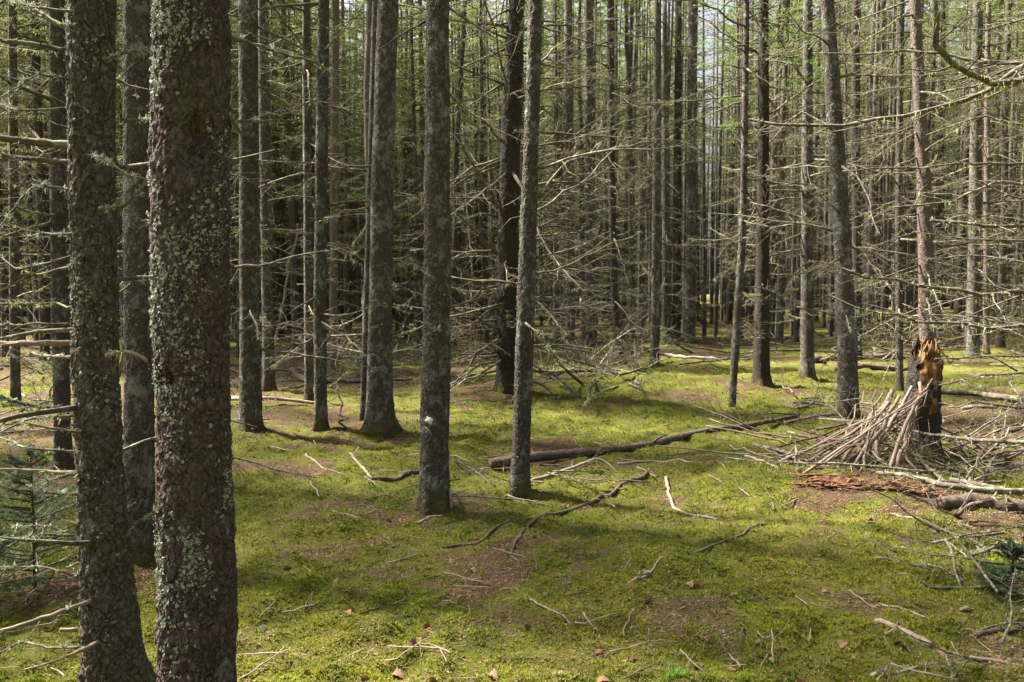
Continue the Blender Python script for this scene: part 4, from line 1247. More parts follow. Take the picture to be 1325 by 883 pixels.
# ------------------------------------------------------------------ rotten stump with woodpecker holes
def snag():
    g = G(1190, 588)
    root = empty('rotten_stump', g, 'tall broken stump with orange rotten wood and woodpecker holes at its top', 'stump')
    dep = PX(*g)[2]
    k = dep / FPX
    hgt = (588 - 432) * k
    rs = np.random.default_rng(90)
    sides, rows = 64, 90
    an = np.arange(sides) / sides * 2 * math.pi
    zs = np.linspace(-0.12, hgt, rows)
    r0 = 19 * k
    t = np.clip(zs / hgt, 0, 1)
    r = r0 * (1.12 - 0.12 * t) * np.where(t > 0.8, 1 - 1.1 * (t - 0.8) ** 1.3, 1)
    r = r + 0.06 * np.exp(-np.maximum(zs, 0) / 0.12)
    rr = np.repeat(r[:, None], sides, 1)
    p = np.stack([rr * np.cos(an), rr * np.sin(an), np.repeat(zs[:, None], sides, 1)], -1)
    rr = rr + (fbm(p * np.array([9, 9, 4]), 4, 91, .6) - 0.5) * 0.085 + (fbm(p * np.array([40, 40, 9]), 3, 92) - 0.5) * 0.03
    # jagged broken top
    top = 1.06 - 0.34 * fbm(np.stack([np.cos(an) * 2, np.sin(an) * 2, an * 0], -1), 3, 93) - 0.18 * (0.5 + 0.5 * np.cos(an - 0.2)) ** 2 + 0.10 * (rs.random(sides) - .5)
    zz = zs[:, None] * np.where(t[:, None] > 0.55, 1 + (top[None, :] - 1) * ((t[:, None] - 0.55) / 0.45), 1)
    rr = np.where((t[:, None] > 0.9), rr * (1 - (t[:, None] - 0.9) * 4.0 * (0.5 + 0.5 * rs.random((1, sides)))), rr)
    lean = 0.03 * t
    V = np.stack([lean[:, None] + rr * np.cos(an), rr * np.sin(an), zz], -1)
    # woodpecker holes in the front face: pixel position -> pushed inward
    for (hx, hy, hw, hh, dp) in ((1184, 456, 3.6, 5.0, .09), (1185, 475, 3.2, 3.2, .10), (1192, 447, 4.5, 8, .06), (1196, 462, 3.5, 6, .05), (1183, 500, 2.5, 5, .03)):
        q = P(hx, hy, g[1]) - g
        d = ((V[..., 0] - q[0]) / (hw * k)) ** 2 + ((V[..., 2] - q[2]) / (hh * k)) ** 2
        f = np.exp(-d ** 1.5) * (np.sin(an)[None, :] < 0)
        V[..., 0] *= 1 - 0.0 * f
        V[..., 1] += dp * f
    mb = MB()
    i = np.arange(rows - 1)[:, None] * sides + np.arange(sides)[None, :]
    j = np.arange(rows - 1)[:, None] * sides + (np.arange(sides)[None, :] + 1) % sides
    Q = np.stack([i, j, j + sides, i + sides], -1)
    on = fbm(p[:-1] * np.array([14, 14, 7]), 3, 97, .6)
    orange = (t[:-1, None] + (on - .5) * 0.8 > 0.47 + .25 * (np.cos(an)[None, :] > .2)) & (np.sin(an - 0.55)[None, :] + (on - .5) * 1.6 < -0.05)
    mb.add(V.reshape(-1, 3), None, Q[~orange].reshape(-1, 4))
    ct = np.concatenate([V[-1], [[lean[-1], 0, hgt * 0.72]]])
    a = np.arange(sides)
    mb.build('stump_bark', [M_BARK_DARK], root)
    m2 = MB()
    m2.add(V.reshape(-1, 3), None, Q[orange].reshape(-1, 4))
    m2.add(ct, np.stack([a, (a + 1) % sides, np.full(sides, sides)], -1))
    # splinters
    for s in range(16):
        b = rs.random() * 6.28
        p0 = np.array([lean[-1] + 0.8 * r[-1] * math.cos(b), 0.8 * r[-1] * math.sin(b), hgt * 0.74])
        L = 0.10 + 0.16 * rs.random()
        tube(m2, np.array([p0, p0 + [rs.normal() * .01, rs.normal() * .01, L * .6], p0 + [rs.normal() * .02, rs.normal() * .02, L]]), [.016, .012, .003], 4)
    m2.build('rotten_wood', [M_ROT], root)
    m3 = MB()
    for (hx, hy, hw) in ((1184, 456, 3.0), (1185, 475, 2.6)):
        q = P(hx, hy, g[1]) - g
        b = np.arange(12) / 12 * 6.283
        i_ = np.argmin(((V[..., 0] - q[0]) ** 2 + (V[..., 2] - q[2]) ** 2 + (np.sin(an)[None, :] > 0) * 9).ravel())
        yy = V.reshape(-1, 3)[i_, 1]
        disc = np.stack([q[0] + hw * k * np.cos(b), np.full(12, yy - .025), q[2] + hw * 1.2 * k * np.sin(b)], -1)
        deep = disc * 1.0; deep[:, 1] += .035; deep[:, 0] = q[0] + (deep[:, 0] - q[0]) * .6
        c2 = np.array([[q[0], yy + .01, q[2]]])
        c = np.arange(12)
        m3.add(np.concatenate([disc, deep, c2]), np.stack([c + 12, (c + 1) % 12 + 12, np.full(12, 24)], -1), np.stack([c, (c + 1) % 12, (c + 1) % 12 + 12, c + 12], -1))
    m3.build('woodpecker_hole', [M_PIT], root)  # dark cups set in the holes, depth shade painted in
    for (pix, sd) in (([(1177, 442, -.2), (1168, 432, -.25), (1171, 425, -.25), (1178, 424, -.2)], 1), ([(1178, 440, -.2), (1180, 430, -.25), (1186, 424, -.25)], 2)):
        px_branch(root, g, g[1], pix, .008, .005, 950 + sd, twigs=1, lich=0, beards=0, mats=[M_STICK, M_LICHEN, M_BEARD], npt=7)
    TREES.append((g[0], g[1], .2))
    return g
SN = snag()

# ------------------------------------------------------------------ sticks, logs and branches that lie about
def stick(name, label, cat, pix, r0, r1, mat, seed, group=None, twigs=0, sub=1, lich=0, lift=0.0, sides=7, npt=12, tlen=.3, straight=False):
    """polyline along the ground in photo pixels; each knot may carry its own height (px, py, h)"""
    rs = np.random.default_rng(seed)
    w = []
    for kn in pix:
        q = G(kn[0], kn[1]); q[2] = float(surf(np.array([q[0]]), np.array([q[1]]))[0])
        if len(kn) > 2 and kn[2]:          # raised knot: slide back along the sight line
            d = ray(kn[0], kn[1]); q = q - d / d[2] * -kn[2] if False else q + d * (kn[2] / d[2])
            q[2] = q[2]
        w.append(q)
    w = np.array(w)
    L = np.concatenate([[0], np.cumsum(np.linalg.norm(np.diff(w, axis=0), axis=1))])
    s = np.linspace(0, L[-1], npt)
    p = np.stack([np.interp(s, L, w[:, c]) for c in range(3)], -1)
    p[1:-1] += rs.normal(size=(npt - 2, 3)) * L[-1] / npt * np.array([.05, .05, .02])
    if straight:
        p[:, 2] = np.linspace(p[0, 2] + r0 * .6, p[-1, 2] + r1, npt) + .012 * np.sin(np.arange(npt) * .5)
    rad = np.linspace(r0, r1, npt)
    low = surf(p[:, 0], p[:, 1])
    if straight: p[:, 2] += max(0.0, float((low + rad * 0.25 - p[:, 2]).max())) * 0.85
    p[:, 2] = np.maximum(p[:, 2], low + rad * (0.45 if not straight else -0.2)) + lift
    o = p[0].copy()
    mb = MB()
    grow(mb, p - o, r0, r1, rs, twigs, sub, lich, 0, sides, 4, tlen=tlen) if (twigs or lich) else tube(mb, p - o, rad * (1 + 0.12 * (rs.random(npt) - .5)), sides, 0, rough=.14, seed=seed)
    ob = mb.build(name, [mat, M_LICHEN, M_BEARD], None, o)
    return tag(ob, label, cat, group)

stick('fallen_log', 'long straight fallen log lying across the moss behind the slender grey trunk', 'log', [(636, 609), (760, 592), (850, 577), (930, 561), (1032, 545)], .046, .024, M_LOG, 1, sides=16, npt=30, twigs=9, tlen=.06, straight=True)
stick('fallen_branch', 'forked dark branch lying on the moss in the middle foreground', 'branch', [(838, 617), (790, 640), (755, 657), (715, 668), (680, 681), (640, 685), (618, 705), (572, 712)], .020, .008, M_LOG, 2, twigs=5, tlen=.18, npt=24, sides=8)
stick('fallen_branch', 'short crooked piece below the fork of the dark branch', 'branch', [(684, 682), (672, 697), (662, 712), (660, 720), (674, 730)], .013, .008, M_LOG, 3, npt=12)
stick('fallen_branch', 'arched grey branch bowed up in front of the long fallen log', 'branch', [(660, 632), (690, 620, .06), (730, 608, .10), (772, 593, .12), (786, 597, .10), (797, 612)], .015, .010, M_STICK, 4, twigs=3, npt=16, tlen=.15)
stick('dead_stick', 'bent pale stick right of the forked branch, shaped like a hook', 'stick', [(862, 619), (866, 640), (870, 657), (885, 668), (912, 674), (928, 676)], .015, .010, M_STICK, 5, npt=16, twigs=2, tlen=.2)
stick('dead_stick', 'pale stick lying aslant on open moss below the bent one', 'stick', [(813, 765), (838, 748), (859, 725)], .008, .006, M_STICK, 6)
stick('dead_stick', 'thin curved yellowish twig in the bottom middle foreground', 'stick', [(686, 780), (715, 795), (740, 810)], .006, .004, M_STICK, 7)
stick('dead_stick', 'thin angled twig right of the curved yellowish one', 'stick', [(755, 800), (775, 818), (778, 830), (790, 836)], .005, .003, M_STICK, 8)
stick('dead_stick', 'stout bare stick with a blunt end in the lower right moss', 'stick', [(1134, 801), (1165, 817), (1204, 836)], .012, .016, M_STICK, 9)
stick('dead_stick', 'cream coloured broken stick pointing up, left of the central trunk', 'stick', [(483, 622), (470, 608, .02), (453, 590, .05)], .013, .010, M_STICK, 10)
stick('fallen_log', 'short dark log half sunk in moss left of the central trunk', 'log', [(480, 624), (510, 621), (545, 618)], .026, .022, M_LOG, 11, sides=12)
stick('dead_stick', 'grey curved stick leaning on the foot of the central trunk', 'stick', [(583, 664), (584, 650, .05), (582, 635, .12), (577, 620, .2)], .011, .009, M_STICK, 12)
stick('dead_stick', 'pale flat stick beside the long log, ending in two points', 'stick', [(800, 603), (850, 598), (895, 601)], .014, .010, M_STICK, 13, twigs=2, tlen=.2)
stick('dead_stick', 'forked thin stick standing up behind the long log', 'stick', [(757, 588), (745, 572, .08), (732, 555, .18)], .010, .004, M_STICK, 14, twigs=2)
stick('dead_stick', 'dark stick left of the slender grey trunk, crossing the log end', 'stick', [(640, 630), (610, 607, .05), (585, 597)], .012, .006, M_LOG, 15, twigs=6)
stick('fallen_branch', 'lichen tipped branch running in from the right edge over the moss', 'branch', [(1345, 713), (1300, 708, .1), (1262, 715, .06), (1255, 718)], .014, .008, M_TWIG, 16, lich=40, twigs=3)
stick('fallen_branch', 'long thin grey branch lying aslant toward the lichen tipped branch', 'branch', [(1152, 666), (1200, 684), (1240, 696), (1290, 716), (1340, 730)], .008, .012, M_TWIG, 17, twigs=5, npt=16)
stick('fallen_branch', 'pair of thin forked branches flat on the moss at the right edge', 'branch', [(1160, 748), (1200, 758), (1260, 762), (1350, 764)], .007, .013, M_TWIG, 18, twigs=5, lich=12, npt=16)
stick('fallen_branch', 'thin branch with a lichen knob lying just above the forked pair', 'branch', [(1133, 722), (1170, 724), (1215, 733), (1245, 745)], .011, .005, M_TWIG, 19, twigs=4, lich=16)
stick('fallen_branch', 'brown curved branch entering from the right edge low down', 'branch', [(1345, 806), (1300, 813), (1262, 824)], .013, .016, M_LOG, 20)
stick('dead_stick', 'thin crossing twigs beside the stout stick in the lower right moss', 'stick', [(1138, 777), (1180, 793), (1200, 806)], .006, .004, M_STICK, 21, twigs=6)
stick('dead_stick', 'short lichen crusted stick near the lower right corner of moss', 'stick', [(1128, 876), (1170, 868), (1200, 862)], .009, .006, M_TWIG, 22, lich=18)
stick('dead_stick', 'bundle of straight pale twigs in the lower right corner', 'stick', [(1255, 848), (1300, 856), (1335, 866)], .006, .005, M_STICK, 23, twigs=8)
stick('dead_stick', 'brown twig left of the open moss middle, bent once', 'stick', [(416, 800), (450, 799), (492, 784)], .007, .005, M_LOG, 24, twigs=3)
stick('dead_stick', 'rough crumbling twig in sunlit moss right of the middle', 'stick', [(900, 716), (940, 704), (990, 683)], .008, .010, M_LOG, 25, twigs=5, lich=4)
stick('dead_stick', 'thin curled twig left of the cream coloured broken stick', 'stick', [(396, 592), (420, 608), (452, 614)], .008, .005, M_STICK, 26, twigs=3)
stick('dead_stick', 'short grey stick lying on lichen in front of the central trunk', 'stick', [(540, 680), (556, 671), (572, 672)], .009, .007, M_STICK, 27, lich=10)
stick('fallen_log', 'brown log end pointing down out of the tangled brush', 'log', [(412, 518), (398, 500), (378, 482)], .07, .06, M_LOG, 30, sides=12)
stick('fallen_log', 'dark log lying flat behind the narrow dark trunk, under the tangled brush', 'log', [(418, 497), (450, 496), (478, 498)], .06, .05, M_LOG, 31, sides=12)
stick('fallen_log', 'thin pale pole lying behind the mossy footed trunk', 'log', [(295, 516, .1), (350, 517, .14), (412, 522, .1)], .028, .02, M_STICK, 32, sides=8, twigs=6, tlen=.12)
stick('fallen_log', 'long pole on the ground behind the centre back row', 'log', [(800, 447), (850, 458), (900, 462), (955, 465)], .06, .04, M_LOG, 33, sides=8)
stick('fallen_log', 'pale pole lying in front of the centre back row', 'log', [(845, 458), (890, 465), (932, 467)], .05, .04, M_STICK, 34, sides=8)
stick('fallen_log', 'dark fallen trunk lying behind the curved speckled trunk', 'log', [(1050, 470), (1110, 465), (1170, 466)], .10, .08, M_LOG, 35, sides=10)
stick('fallen_log', 'low brown log lying beside the dark fallen trunk, nearer the moss', 'log', [(1080, 480), (1120, 477), (1175, 480)], .06, .05, M_LOG, 36, sides=10)
stick('fallen_log', 'pale bare pole lying on the brown ground right of the rotten stump', 'log', [(1210, 508, .1), (1260, 510, .14), (1345, 520, .15)], .035, .05, M_TWIG, 37, sides=9, lich=50, twigs=5, tlen=.12)
stick('fallen_log', 'broken grey pole below the bare pole, right of the rotten stump', 'log', [(1245, 530), (1290, 529), (1345, 530)], .03, .035, M_TWIG, 38, sides=9, lich=20)
stick('fallen_branch', 'dark branch stretching left from the stick pile toward the long log', 'branch', [(1030, 546), (1010, 548, .02), (1060, 538, .1), (1085, 536, .12)], .022, .014, M_LOG, 39, twigs=8, tlen=.5)
def rotten_log():
    r2 = np.random.default_rng(44)
    a = np.array([G(1048, 627), G(1090, 630), G(1140, 634), G(1200, 641)])
    s = np.linspace(0, 3, 34)
    p = np.stack([np.interp(s, np.arange(4), a[:, c]) for c in range(3)], -1)
    p[:, 2] = surf(p[:, 0], p[:, 1]) + .012
    o = p[0].copy(); mb = MB()
    rad = .040 * (0.55 + 0.9 * fbm(np.stack([s * 4, s * 0, s * 0], -1), 3, 3))
    tube(mb, p - o, rad, 16, 0, rough=.34, seed=4)
    for k in range(300):           # crumbled splinters of wood on and beside it
        q = p[r2.integers(34)] - o + np.array([r2.normal() * .05, r2.normal() * .06, 0])
        q[2] = float(surf(np.array([q[0] + o[0]]), np.array([q[1] + o[1]]))[0]) - o[2] + .02 + .045 * r2.random() * math.exp(-abs(r2.normal()))
        d = np.array([r2.normal(1, .2), r2.normal(-.15, .16), r2.normal() * .10]); d /= np.linalg.norm(d)
        L = .02 + .14 * r2.random() ** 2
        tube(mb, np.array([q - d * L / 2, q + r2.normal(size=3) * .004, q + d * L / 2]), np.array([.004, .009, .003]) * (.5 + r2.random()), 4, 0)
    tag(mb.build('fallen_log', [M_ROT_RED], None, o, smooth=False), 'reddish orange crumbling rotten log sunk in moss in front of the stick pile', 'log')
rotten_log()
stick('fallen_log', 'grey weathered log at the right, beside the orange rotten one', 'log', [(1216, 655), (1260, 655), (1345, 668)], .045, .060, M_LOG, 41, sides=14, npt=30, lich=12, twigs=4, tlen=.1)
stick('dead_stick', 'broken plank of red bark propped on the grey weathered log', 'stick', [(1236, 668), (1255, 655, .08), (1272, 650, .12)], .016, .012, M_LOG, 42)
stick('dead_stick', 'small orange chunk of wood on moss below the weathered log', 'stick', [(1240, 677), (1252, 675), (1264, 677)], .018, .012, M_ROT_RED, 43, npt=6)
stick('fallen_branch', 'long lichen covered branch lying low across the front of the stick pile', 'branch', [(1350, 640, .2), (1280, 636, .22), (1220, 628, .2), (1170, 618, .18), (1135, 612, .15)], .026, .014, M_TWIG, 44, lich=110, twigs=14, npt=20, tlen=.25)
stick('fallen_branch', 'straight grey branch slanting across the stick pile to the right edge', 'branch', [(1350, 575, .5), (1270, 570, .45), (1200, 562, .4), (1130, 548, .35), (1060, 545, .2)], .014, .010, M_TWIG, 45, lich=50, twigs=12, npt=20, tlen=.25)
stick('dead_stick', 'brown stick with a knobbly end in front of the stick pile', 'stick', [(963, 588), (985, 597), (1007, 604)], .013, .010, M_STICK, 46)
stick('fallen_branch', 'low grey branch at the left foot of the stick pile', 'branch', [(975, 580), (1015, 588, .03), (1040, 600, .03), (1080, 610)], .022, .016, M_TWIG, 47, twigs=8, npt=16)

# the stick pile leaning on the stump
rs = np.random.default_rng(321)
top = SN + np.array([0, -.15, 0])
def lean_stick(label, a, b, da, db, r0, r1, mat, seed, group=None, twigs=2, lich=1):
    """a: pixel of the foot on the ground, b: pixel of the head, db its distance behind the foot's"""
    g = G(*a); g[2] = Hs(g[0], g[1]) + .01
    h = P(b[0], b[1], g[1] + db)
    r2 = np.random.default_rng(seed)
    n = 8
    p = g + (h - g) * np.linspace(0, 1, n)[:, None]
    p[1:-1] += r2.normal(size=(n - 2, 3)) * .012
    mb = MB()
    grow(mb, p - g, r0, r1, r2, twigs, 1, lich, 0, 6, 3, tlen=.16)
    return tag(mb.build('leaning_stick', [mat, M_LICHEN, M_BEARD], None, g), label, 'stick', group)
lean_stick('long thick pole standing steeply against the right side of the rotten stump', (1172, 580), (1204, 447), 0, .0, .020, .024, M_LOG, 1, twigs=1)
lean_stick('pinkish thick stick with a broken end, leaning left on the stick pile', (1128, 560), (1155, 505), 0, .1, .030, .028, M_STICK, 2, twigs=0)
lean_stick('second pinkish stick beside it in the stick pile', (1135, 575), (1176, 507), 0, .25, .022, .020, M_STICK, 3, twigs=1)
lean_stick('twisted grey stick leaning close against the front of the rotten stump', (1161, 608), (1190, 495), 0, .3, .018, .014, M_STICK, 4, twigs=2)
lean_stick('thin bent stick branching up beside the steep pole', (1150, 600), (1207, 490), 0, .2, .013, .008, M_TWIG, 5, twigs=5)
for k_, (fa, he) in enumerate([((1090, 600), (1150, 520)), ((1105, 606), (1164, 512)), ((1120, 598), (1180, 500)), ((1065, 592), (1140, 530)), ((1150, 612), (1184, 520)), ((1140, 600), (1128, 535))]):
    lean_stick(['thick pale stick low on the left of the stick pile', 'thick pale stick leaning steeply in the middle of the stick pile', 'thick pale stick reaching highest on the front of the rotten stump', 'thick pale stick at the far left slope of the stick pile', 'thick pale stick standing just before the rotten stump', 'thick pale stick crossing the others to the left in the stick pile'][k_], fa, he, 0, .15, .019, .014, M_STICK, 60 + k_, twigs=2)
grp = 'sticks heaped against the rotten stump'
for k in range(74):
    u = rs.random()
    fx = (985 + 185 * rs.random()) if k % 4 else (1190 + 110 * rs.random()); fy = 568 + 46 * rs.random() + abs(fx - 1100) * .03
    jit = rs.random() < .35
    hx = fx + (60 + 110 * rs.random()) * (1 if k % 4 else -rs.choice([-1.0, .8])); hx = min(hx, 1200) if k % 4 else hx
    hy = min(fy - 16, 585 - max(0, hx - 1050) * .55 + 28 * rs.random()) if k % 4 else fy - 25 - 50 * rs.random()
    if jit and k % 4: hx = fx + rs.normal() * 90; hy = fy - 14 - 45 * rs.random()
    if k % 6 == 1: fx = 1080 + 90 * rs.random(); fy = 578 + 36 * rs.random(); hx = fx + 10 + 50 * rs.random(); hx = min(hx, 1195); hy = 500 + 50 * rs.random()
    lean_stick('bare grey stick in the heap around the rotten stump', (fx, fy), (hx, hy), 0, .1 + .35 * rs.random(), .007 + .008 * rs.random(), .004 + .005 * rs.random(), [M_TWIG, M_STICK, M_TWIG, M_STICK, M_LOG][k % 5], 100 + k, grp, twigs=int(rs.integers(1, 8)), lich=int(rs.integers(0, 6)))

# loose dead branches lying in the brush on the forest floor: (px range, py range, count, label, group)
def floor_branches(spec):
    for (x0, x1, y0, y1, n, lab, grp, s0, s1, mats) in spec:
        for k in range(n):
            px, py = rs.uniform(x0, x1), rs.uniform(y0, y1)
            q = G(px, py)
            pool = (POOL + POOL_LICH)
            me = (ME_POOL + ME_LICH)[rs.integers(15)]
            o = bpy.data.objects.new('fallen_branch', me)
            COL.objects.link(o)
            s = rs.uniform(s0, s1)
            o.matrix_basis = rot_to(rs.random() * 6.283, R(rs.normal(5, 9)), s, (q[0], q[1], q[2] + .02 + .10 * rs.random() ** 2), rs.normal() * 1.2)
            tag(o, lab, 'branch', grp)
floor_branches([
    (960, 1120, 515, 575, 16, 'dead twiggy branch lying in the brush left of the stick pile', 'branches in the brush left of the stick pile', .6, 1.0, 0),
    (1200, 1330, 560, 640, 18, 'dead twiggy branch lying in the brush right of the rotten stump', 'branches in the brush right of the stump', .6, 1.0, 0),
    (1225, 1340, 470, 560, 12, 'dead branch lying on the brown ground behind the bare pole', 'branches on the brown ground at the right', .7, 1.3, 0),
    (310, 480, 440, 520, 44, 'dead branch in the tangled brush between the left trunks', 'branches in the tangled brush', .9, 1.5, 0),
    (690, 830, 440, 500, 44, 'dead branch lying in the brush right of the dark rotting trunk', 'branches in the brush by the dark rotting trunk', .8, 1.5, 0),
    (830, 1330, 428, 475, 60, 'dead branch littering the ground far behind the moss clearing', 'branches littering the ground far back', 1.0, 1.8, 0),
    (470, 660, 436, 472, 24, 'dead branch on the ground far back behind the flared trunk', 'branches on the ground far back at the centre', .9, 1.6, 0),
    (0, 110, 450, 560, 24, 'dead branch on the ground behind the scaly left trunk', 'branches on the ground at the left', .7, 1.3, 0),
    (590, 720, 600, 660, 9, 'small dark twiggy branch round the foot of the slender grey trunk', 'branches round the foot of the slender grey trunk', .25, .5, 0),
    (1200, 1330, 640, 780, 12, 'small dead branch on the moss near the right edge', 'small branches on the moss at the right', .3, .6, 0),
    (1220, 1330, 790, 880, 8, 'small dead branch in the lower right corner', 'small branches in the lower right corner', .3, .55, 0),
])

# leaning dead poles in the left wood
def pole(label, a, b, dY, r0, r1, mat, seed):
    g = G(*a)
    h = P(b[0], b[1], g[1] + dY)
    r2 = np.random.default_rng(seed); n = 14
    p = g + (h - g) * np.linspace(0, 1, n)[:, None]; p[1:-1] += r2.normal(size=(n - 2, 3)) * .02
    mb = MB(); grow(mb, p - g, r0, r1, r2, 6, 1, 4, 1, 8, 3, tlen=.10)
    tag(mb.build('leaning_pole', [mat, M_LICHEN, M_BEARD], None, g), label, 'dead pole')
pole('thin reddish dead pole leaning in the dark wood left of the narrow dark trunk', (352, 470), (385, 290), 1.0, .035, .02, M_STICK, 1)
pole('grey dead pole leaning right behind the narrow dark trunk', (425, 420), (468, 330), 1.0, .05, .03, M_LOG, 2)
pole('thin dead stem standing up in the brown litter right of the narrow dark trunk', (445, 558), (436, 500), .3, .014, .008, M_LOG, 3)
pole('short dark broken stem leaning at the back of the moss clearing', (828, 482), (797, 425), .8, .035, .03, M_BARK_DARK, 4)
pole('thin leaning dead stem left of the thickest centre back trunk, leaning right', (912, 440), (903, 380), .5, .04, .03, M_BARK_DARK, 5)

# ------------------------------------------------------------------ young spruces
def sapling(px, py, h, rw, label, seed):
    g = G(px, py)
    r2 = np.random.default_rng(seed)
    root = empty('spruce_sapling', g, label, 'sapling')
    mb = MB(); tube(mb, np.array([(0, 0, -.05), (.01, 0, h * .5), (0, .01, h)]), [.009, .006, .002], 6)
    mb.build('stem', [M_LOG], root)
    cm = MB()
    nb_ = int(22 + 56 * h)
    for k in range(nb_):
        t = (k + r2.random()) / nb_
        a = r2.random() * 6.283; L = rw * (1.05 - t) * (0.7 + .5 * r2.random()) + .05
        live_branch(cm, (0, 0, h * (.08 + .88 * t)), (math.cos(a), math.sin(a), .12 + .4 * t), L, r2, 0, 1, 9, 22, .014, .0035, .06)
    cm.build('foliage', [M_TWIG, M_NEEDLE_BLUE], root)
sapling(45, 765, .75, .50, 'blue green young spruce growing left of the scaly trunk', 1)
sapling(-20, 800, .5, .45, 'low bluish young spruce cut off by the left edge', 2)
sapling(1308, 765, .24, .17, 'small young spruce on the moss at the right edge', 3)

# ------------------------------------------------------------------ small litter: cones, leaves, twigs, lichen scraps
def cone_mesh(seed):
    r2 = np.random.default_rng(seed)
    n, s = 16, 14
    t = np.linspace(0, 1, n)
    L, r = .042, .0125
    an = np.arange(s) / s * 6.283
    prof = r * np.sin(np.pi * np.clip(t * .92 + .06, 0, 1)) ** .7
    rr = prof[:, None] * (1 + .22 * np.where((np.arange(n)[:, None] % 2) == 0, np.cos(7 * an)[None, :], -np.cos(7 * an)[None, :]))
    V = np.stack([np.repeat((t * L - L / 2)[:, None], s, 1), rr * np.cos(an), rr * np.sin(an)], -1).reshape(-1, 3)
    i = np.arange(n - 1)[:, None] * s + np.arange(s)[None, :]; j = np.arange(n - 1)[:, None] * s + (np.arange(s)[None, :] + 1) % s
    mb = MB(); mb.add(V, None, np.stack([i, j, j + s, i + s], -1).reshape(-1, 4))
    return mb.mesh('spruce_cone', [M_CONE], smooth=False)
def leaf_mesh(seed):
    r2 = np.random.default_rng(seed)
    n = 9
    t = np.linspace(0, 1, n)
    L = .055; w = .018 * np.sin(np.pi * (t * .9 + .05)) ** .8 * (1 + .25 * np.where(np.arange(n) % 2, 1, -1))
    curl = .014 * np.sin(t * 3 + r2.random())
    mid = np.stack([t * L - L / 2, t * 0, curl], -1)
    up = mid + np.stack([t * 0, w, .5 * w + .003 * r2.normal(size=n)], -1); dn = mid + np.stack([t * 0, -w, .3 * w + .003 * r2.normal(size=n)], -1)
    V = np.concatenate([up, mid, dn]); V = np.concatenate([V, V - [0, 0, .0008]])
    q = []
    for base, fl in ((0, 0), (3 * n, 1)):
        for row in (0, 1):
            for k in range(n - 1):
                f = [base + row * n + k, base + row * n + k + 1, base + (row + 1) * n + k + 1, base + (row + 1) * n + k]
                q.append(f[::-1] if fl == 0 else f)
    mb = MB(); mb.add(V, None, q)
    return mb.mesh('fallen_leaf', [M_LEAF])
def twig_mesh(seed):
    r2 = np.random.default_rng(seed)
    p = curve_pts((-.1, 0, 0), (1, 0, 0), .2, 6, r2, wob=.18); p[:, 2] *= .25
    mb = MB(); grow(mb, p, .0035, .002, r2, int(r2.integers(0, 4)), 0, 0, 0, 5, 3, tlen=.45, planar=.1)
    return mb.mesh('fallen_twig', [M_STICK if seed % 3 else M_LOG, M_LICHEN, M_BEARD])
def scrap_mesh(seed):
    r2 = np.random.default_rng(seed); mb = MB()
    for k in range(9):
        lichen_tuft(mb, r2.normal(size=3) * [.012, .012, .002] + [0, 0, .004], .018, r2, 0, 6)
    return mb.mesh('lichen_scrap', [M_LICHEN])
KIT = {'spruce_cone': [cone_mesh(k) for k in range(2)], 'fallen_leaf': [leaf_mesh(k) for k in range(4)], 'fallen_twig': [twig_mesh(k) for k in range(9)], 'lichen_scrap': [scrap_mesh(k) for k in range(4)]}
def scatter(kind, n, lab, cat, grp, smin, smax, x0=310, x1=1330, y0=560, y1=890, lift=.01, tilt=.2):
    for k in range(n):
        px, py = rs.uniform(x0, x1), y0 + (y1 - y0) * rs.random() ** .8
        q = G(px, py)
        z = float(surf(np.array([q[0]]), np.array([q[1]]))[0])
        o = bpy.data.objects.new(kind, KIT[kind][rs.integers(len(KIT[kind]))]); COL.objects.link(o)
        s = rs.uniform(smin, smax)
        o.matrix_basis = rot_to(rs.random() * 6.283, rs.normal() * tilt, s, (q[0], q[1], z + lift * s), rs.normal() * .4)
        tag(o, lab, cat, grp)
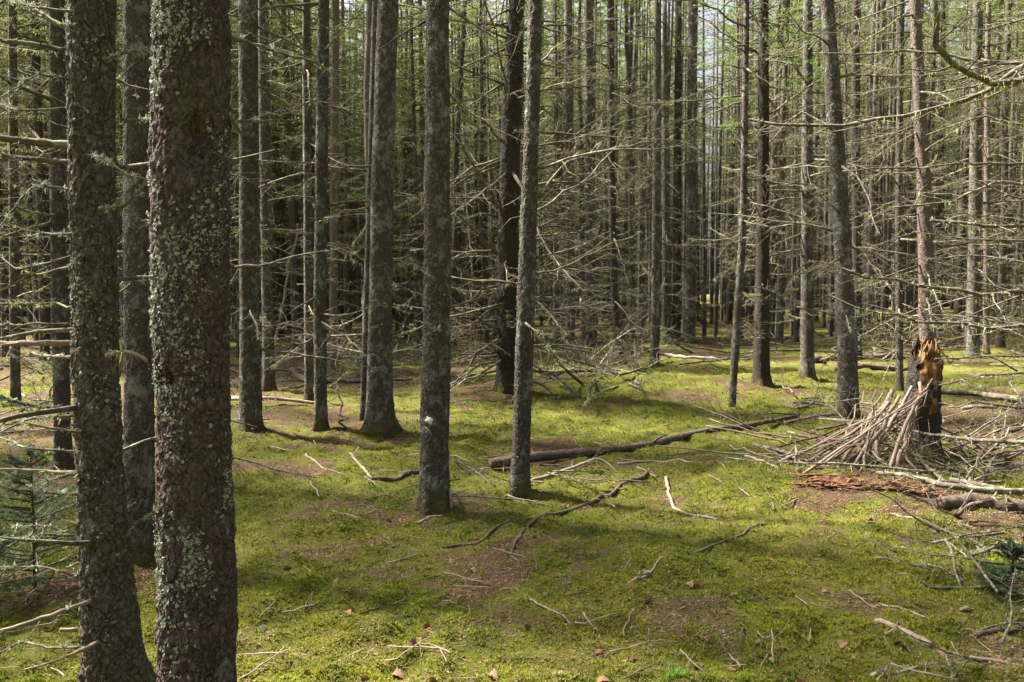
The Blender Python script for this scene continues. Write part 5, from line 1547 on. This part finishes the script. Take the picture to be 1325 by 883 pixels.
scatter('spruce_cone', 26, 'brown spruce cone lying on the foreground moss', 'cone', 'cones on the moss', .8, 1.15, 560, 1100, 660, 890, .003)
scatter('spruce_cone', 16, 'brown spruce cone on the moss between the lichen covered and central trunks', 'cone', 'cones on the left moss', .8, 1.1, 315, 560, 640, 890, .003)
scatter('fallen_leaf', 26, 'dry tan leaf curled on the foreground moss', 'leaf', 'dry leaves on the moss', .6, 1.1, 320, 1300, 640, 890, .006)
scatter('fallen_twig', 80, 'thin dead twig lying on moss in the middle foreground', 'twig', 'twigs on the foreground moss', .5, 1.4, 320, 1320, 660, 890, .014, .12)
scatter('fallen_twig', 60, 'thin dead twig lying on moss farther back beyond the central trunk', 'twig', 'twigs on the moss farther back', .8, 2.2, 320, 1020, 530, 660, .014, .15)
scatter('fallen_twig', 24, 'thin dead twig lying under the bare branches at the left edge', 'twig', 'twigs at the left edge', .6, 1.6, 0, 200, 620, 880, .014, .15)
scatter('fallen_twig', 26, 'thin dead twig standing askew in the foreground moss', 'twig', 'twigs standing askew', .4, .9, 330, 1300, 640, 890, .05, .9)
scatter('lichen_scrap', 30, 'scrap of grey green lichen dropped on the moss', 'lichen', 'lichen scraps on the moss', .4, 1.0, 320, 1250, 620, 890, .006)
# bright grass tuft at the bottom edge
def tuft():
    g = G(872, 884); r2 = np.random.default_rng(5); n = 70
    a = r2.random(n) * 6.283; o = r2.normal(size=(n, 3)) * [.02, .015, 0]
    L = .05 + .04 * r2.random((n, 1)); d = np.stack([np.cos(a) * .35, np.sin(a) * .35, np.ones(n)], -1)
    s = np.stack([-np.sin(a), np.cos(a), a * 0], -1) * .0022
    m = o + d * L * .55; t = o + d * L * np.array([1.25, 1.25, .9])
    V = np.stack([o - s, o + s, m + s * .8, m - s * .8, t], 1).reshape(-1, 3); b = np.arange(n)[:, None] * 5
    mb = MB(); mb.add(V, b + [3, 2, 4], b + [0, 1, 2, 3])
    tag(mb.build('grass_tuft', [M_GRASS], None, g), 'small bright green grass tuft at the bottom edge of the moss', 'grass')
tuft()
for o in bpy.data.objects:
    if '_r' in o: del o['_r']
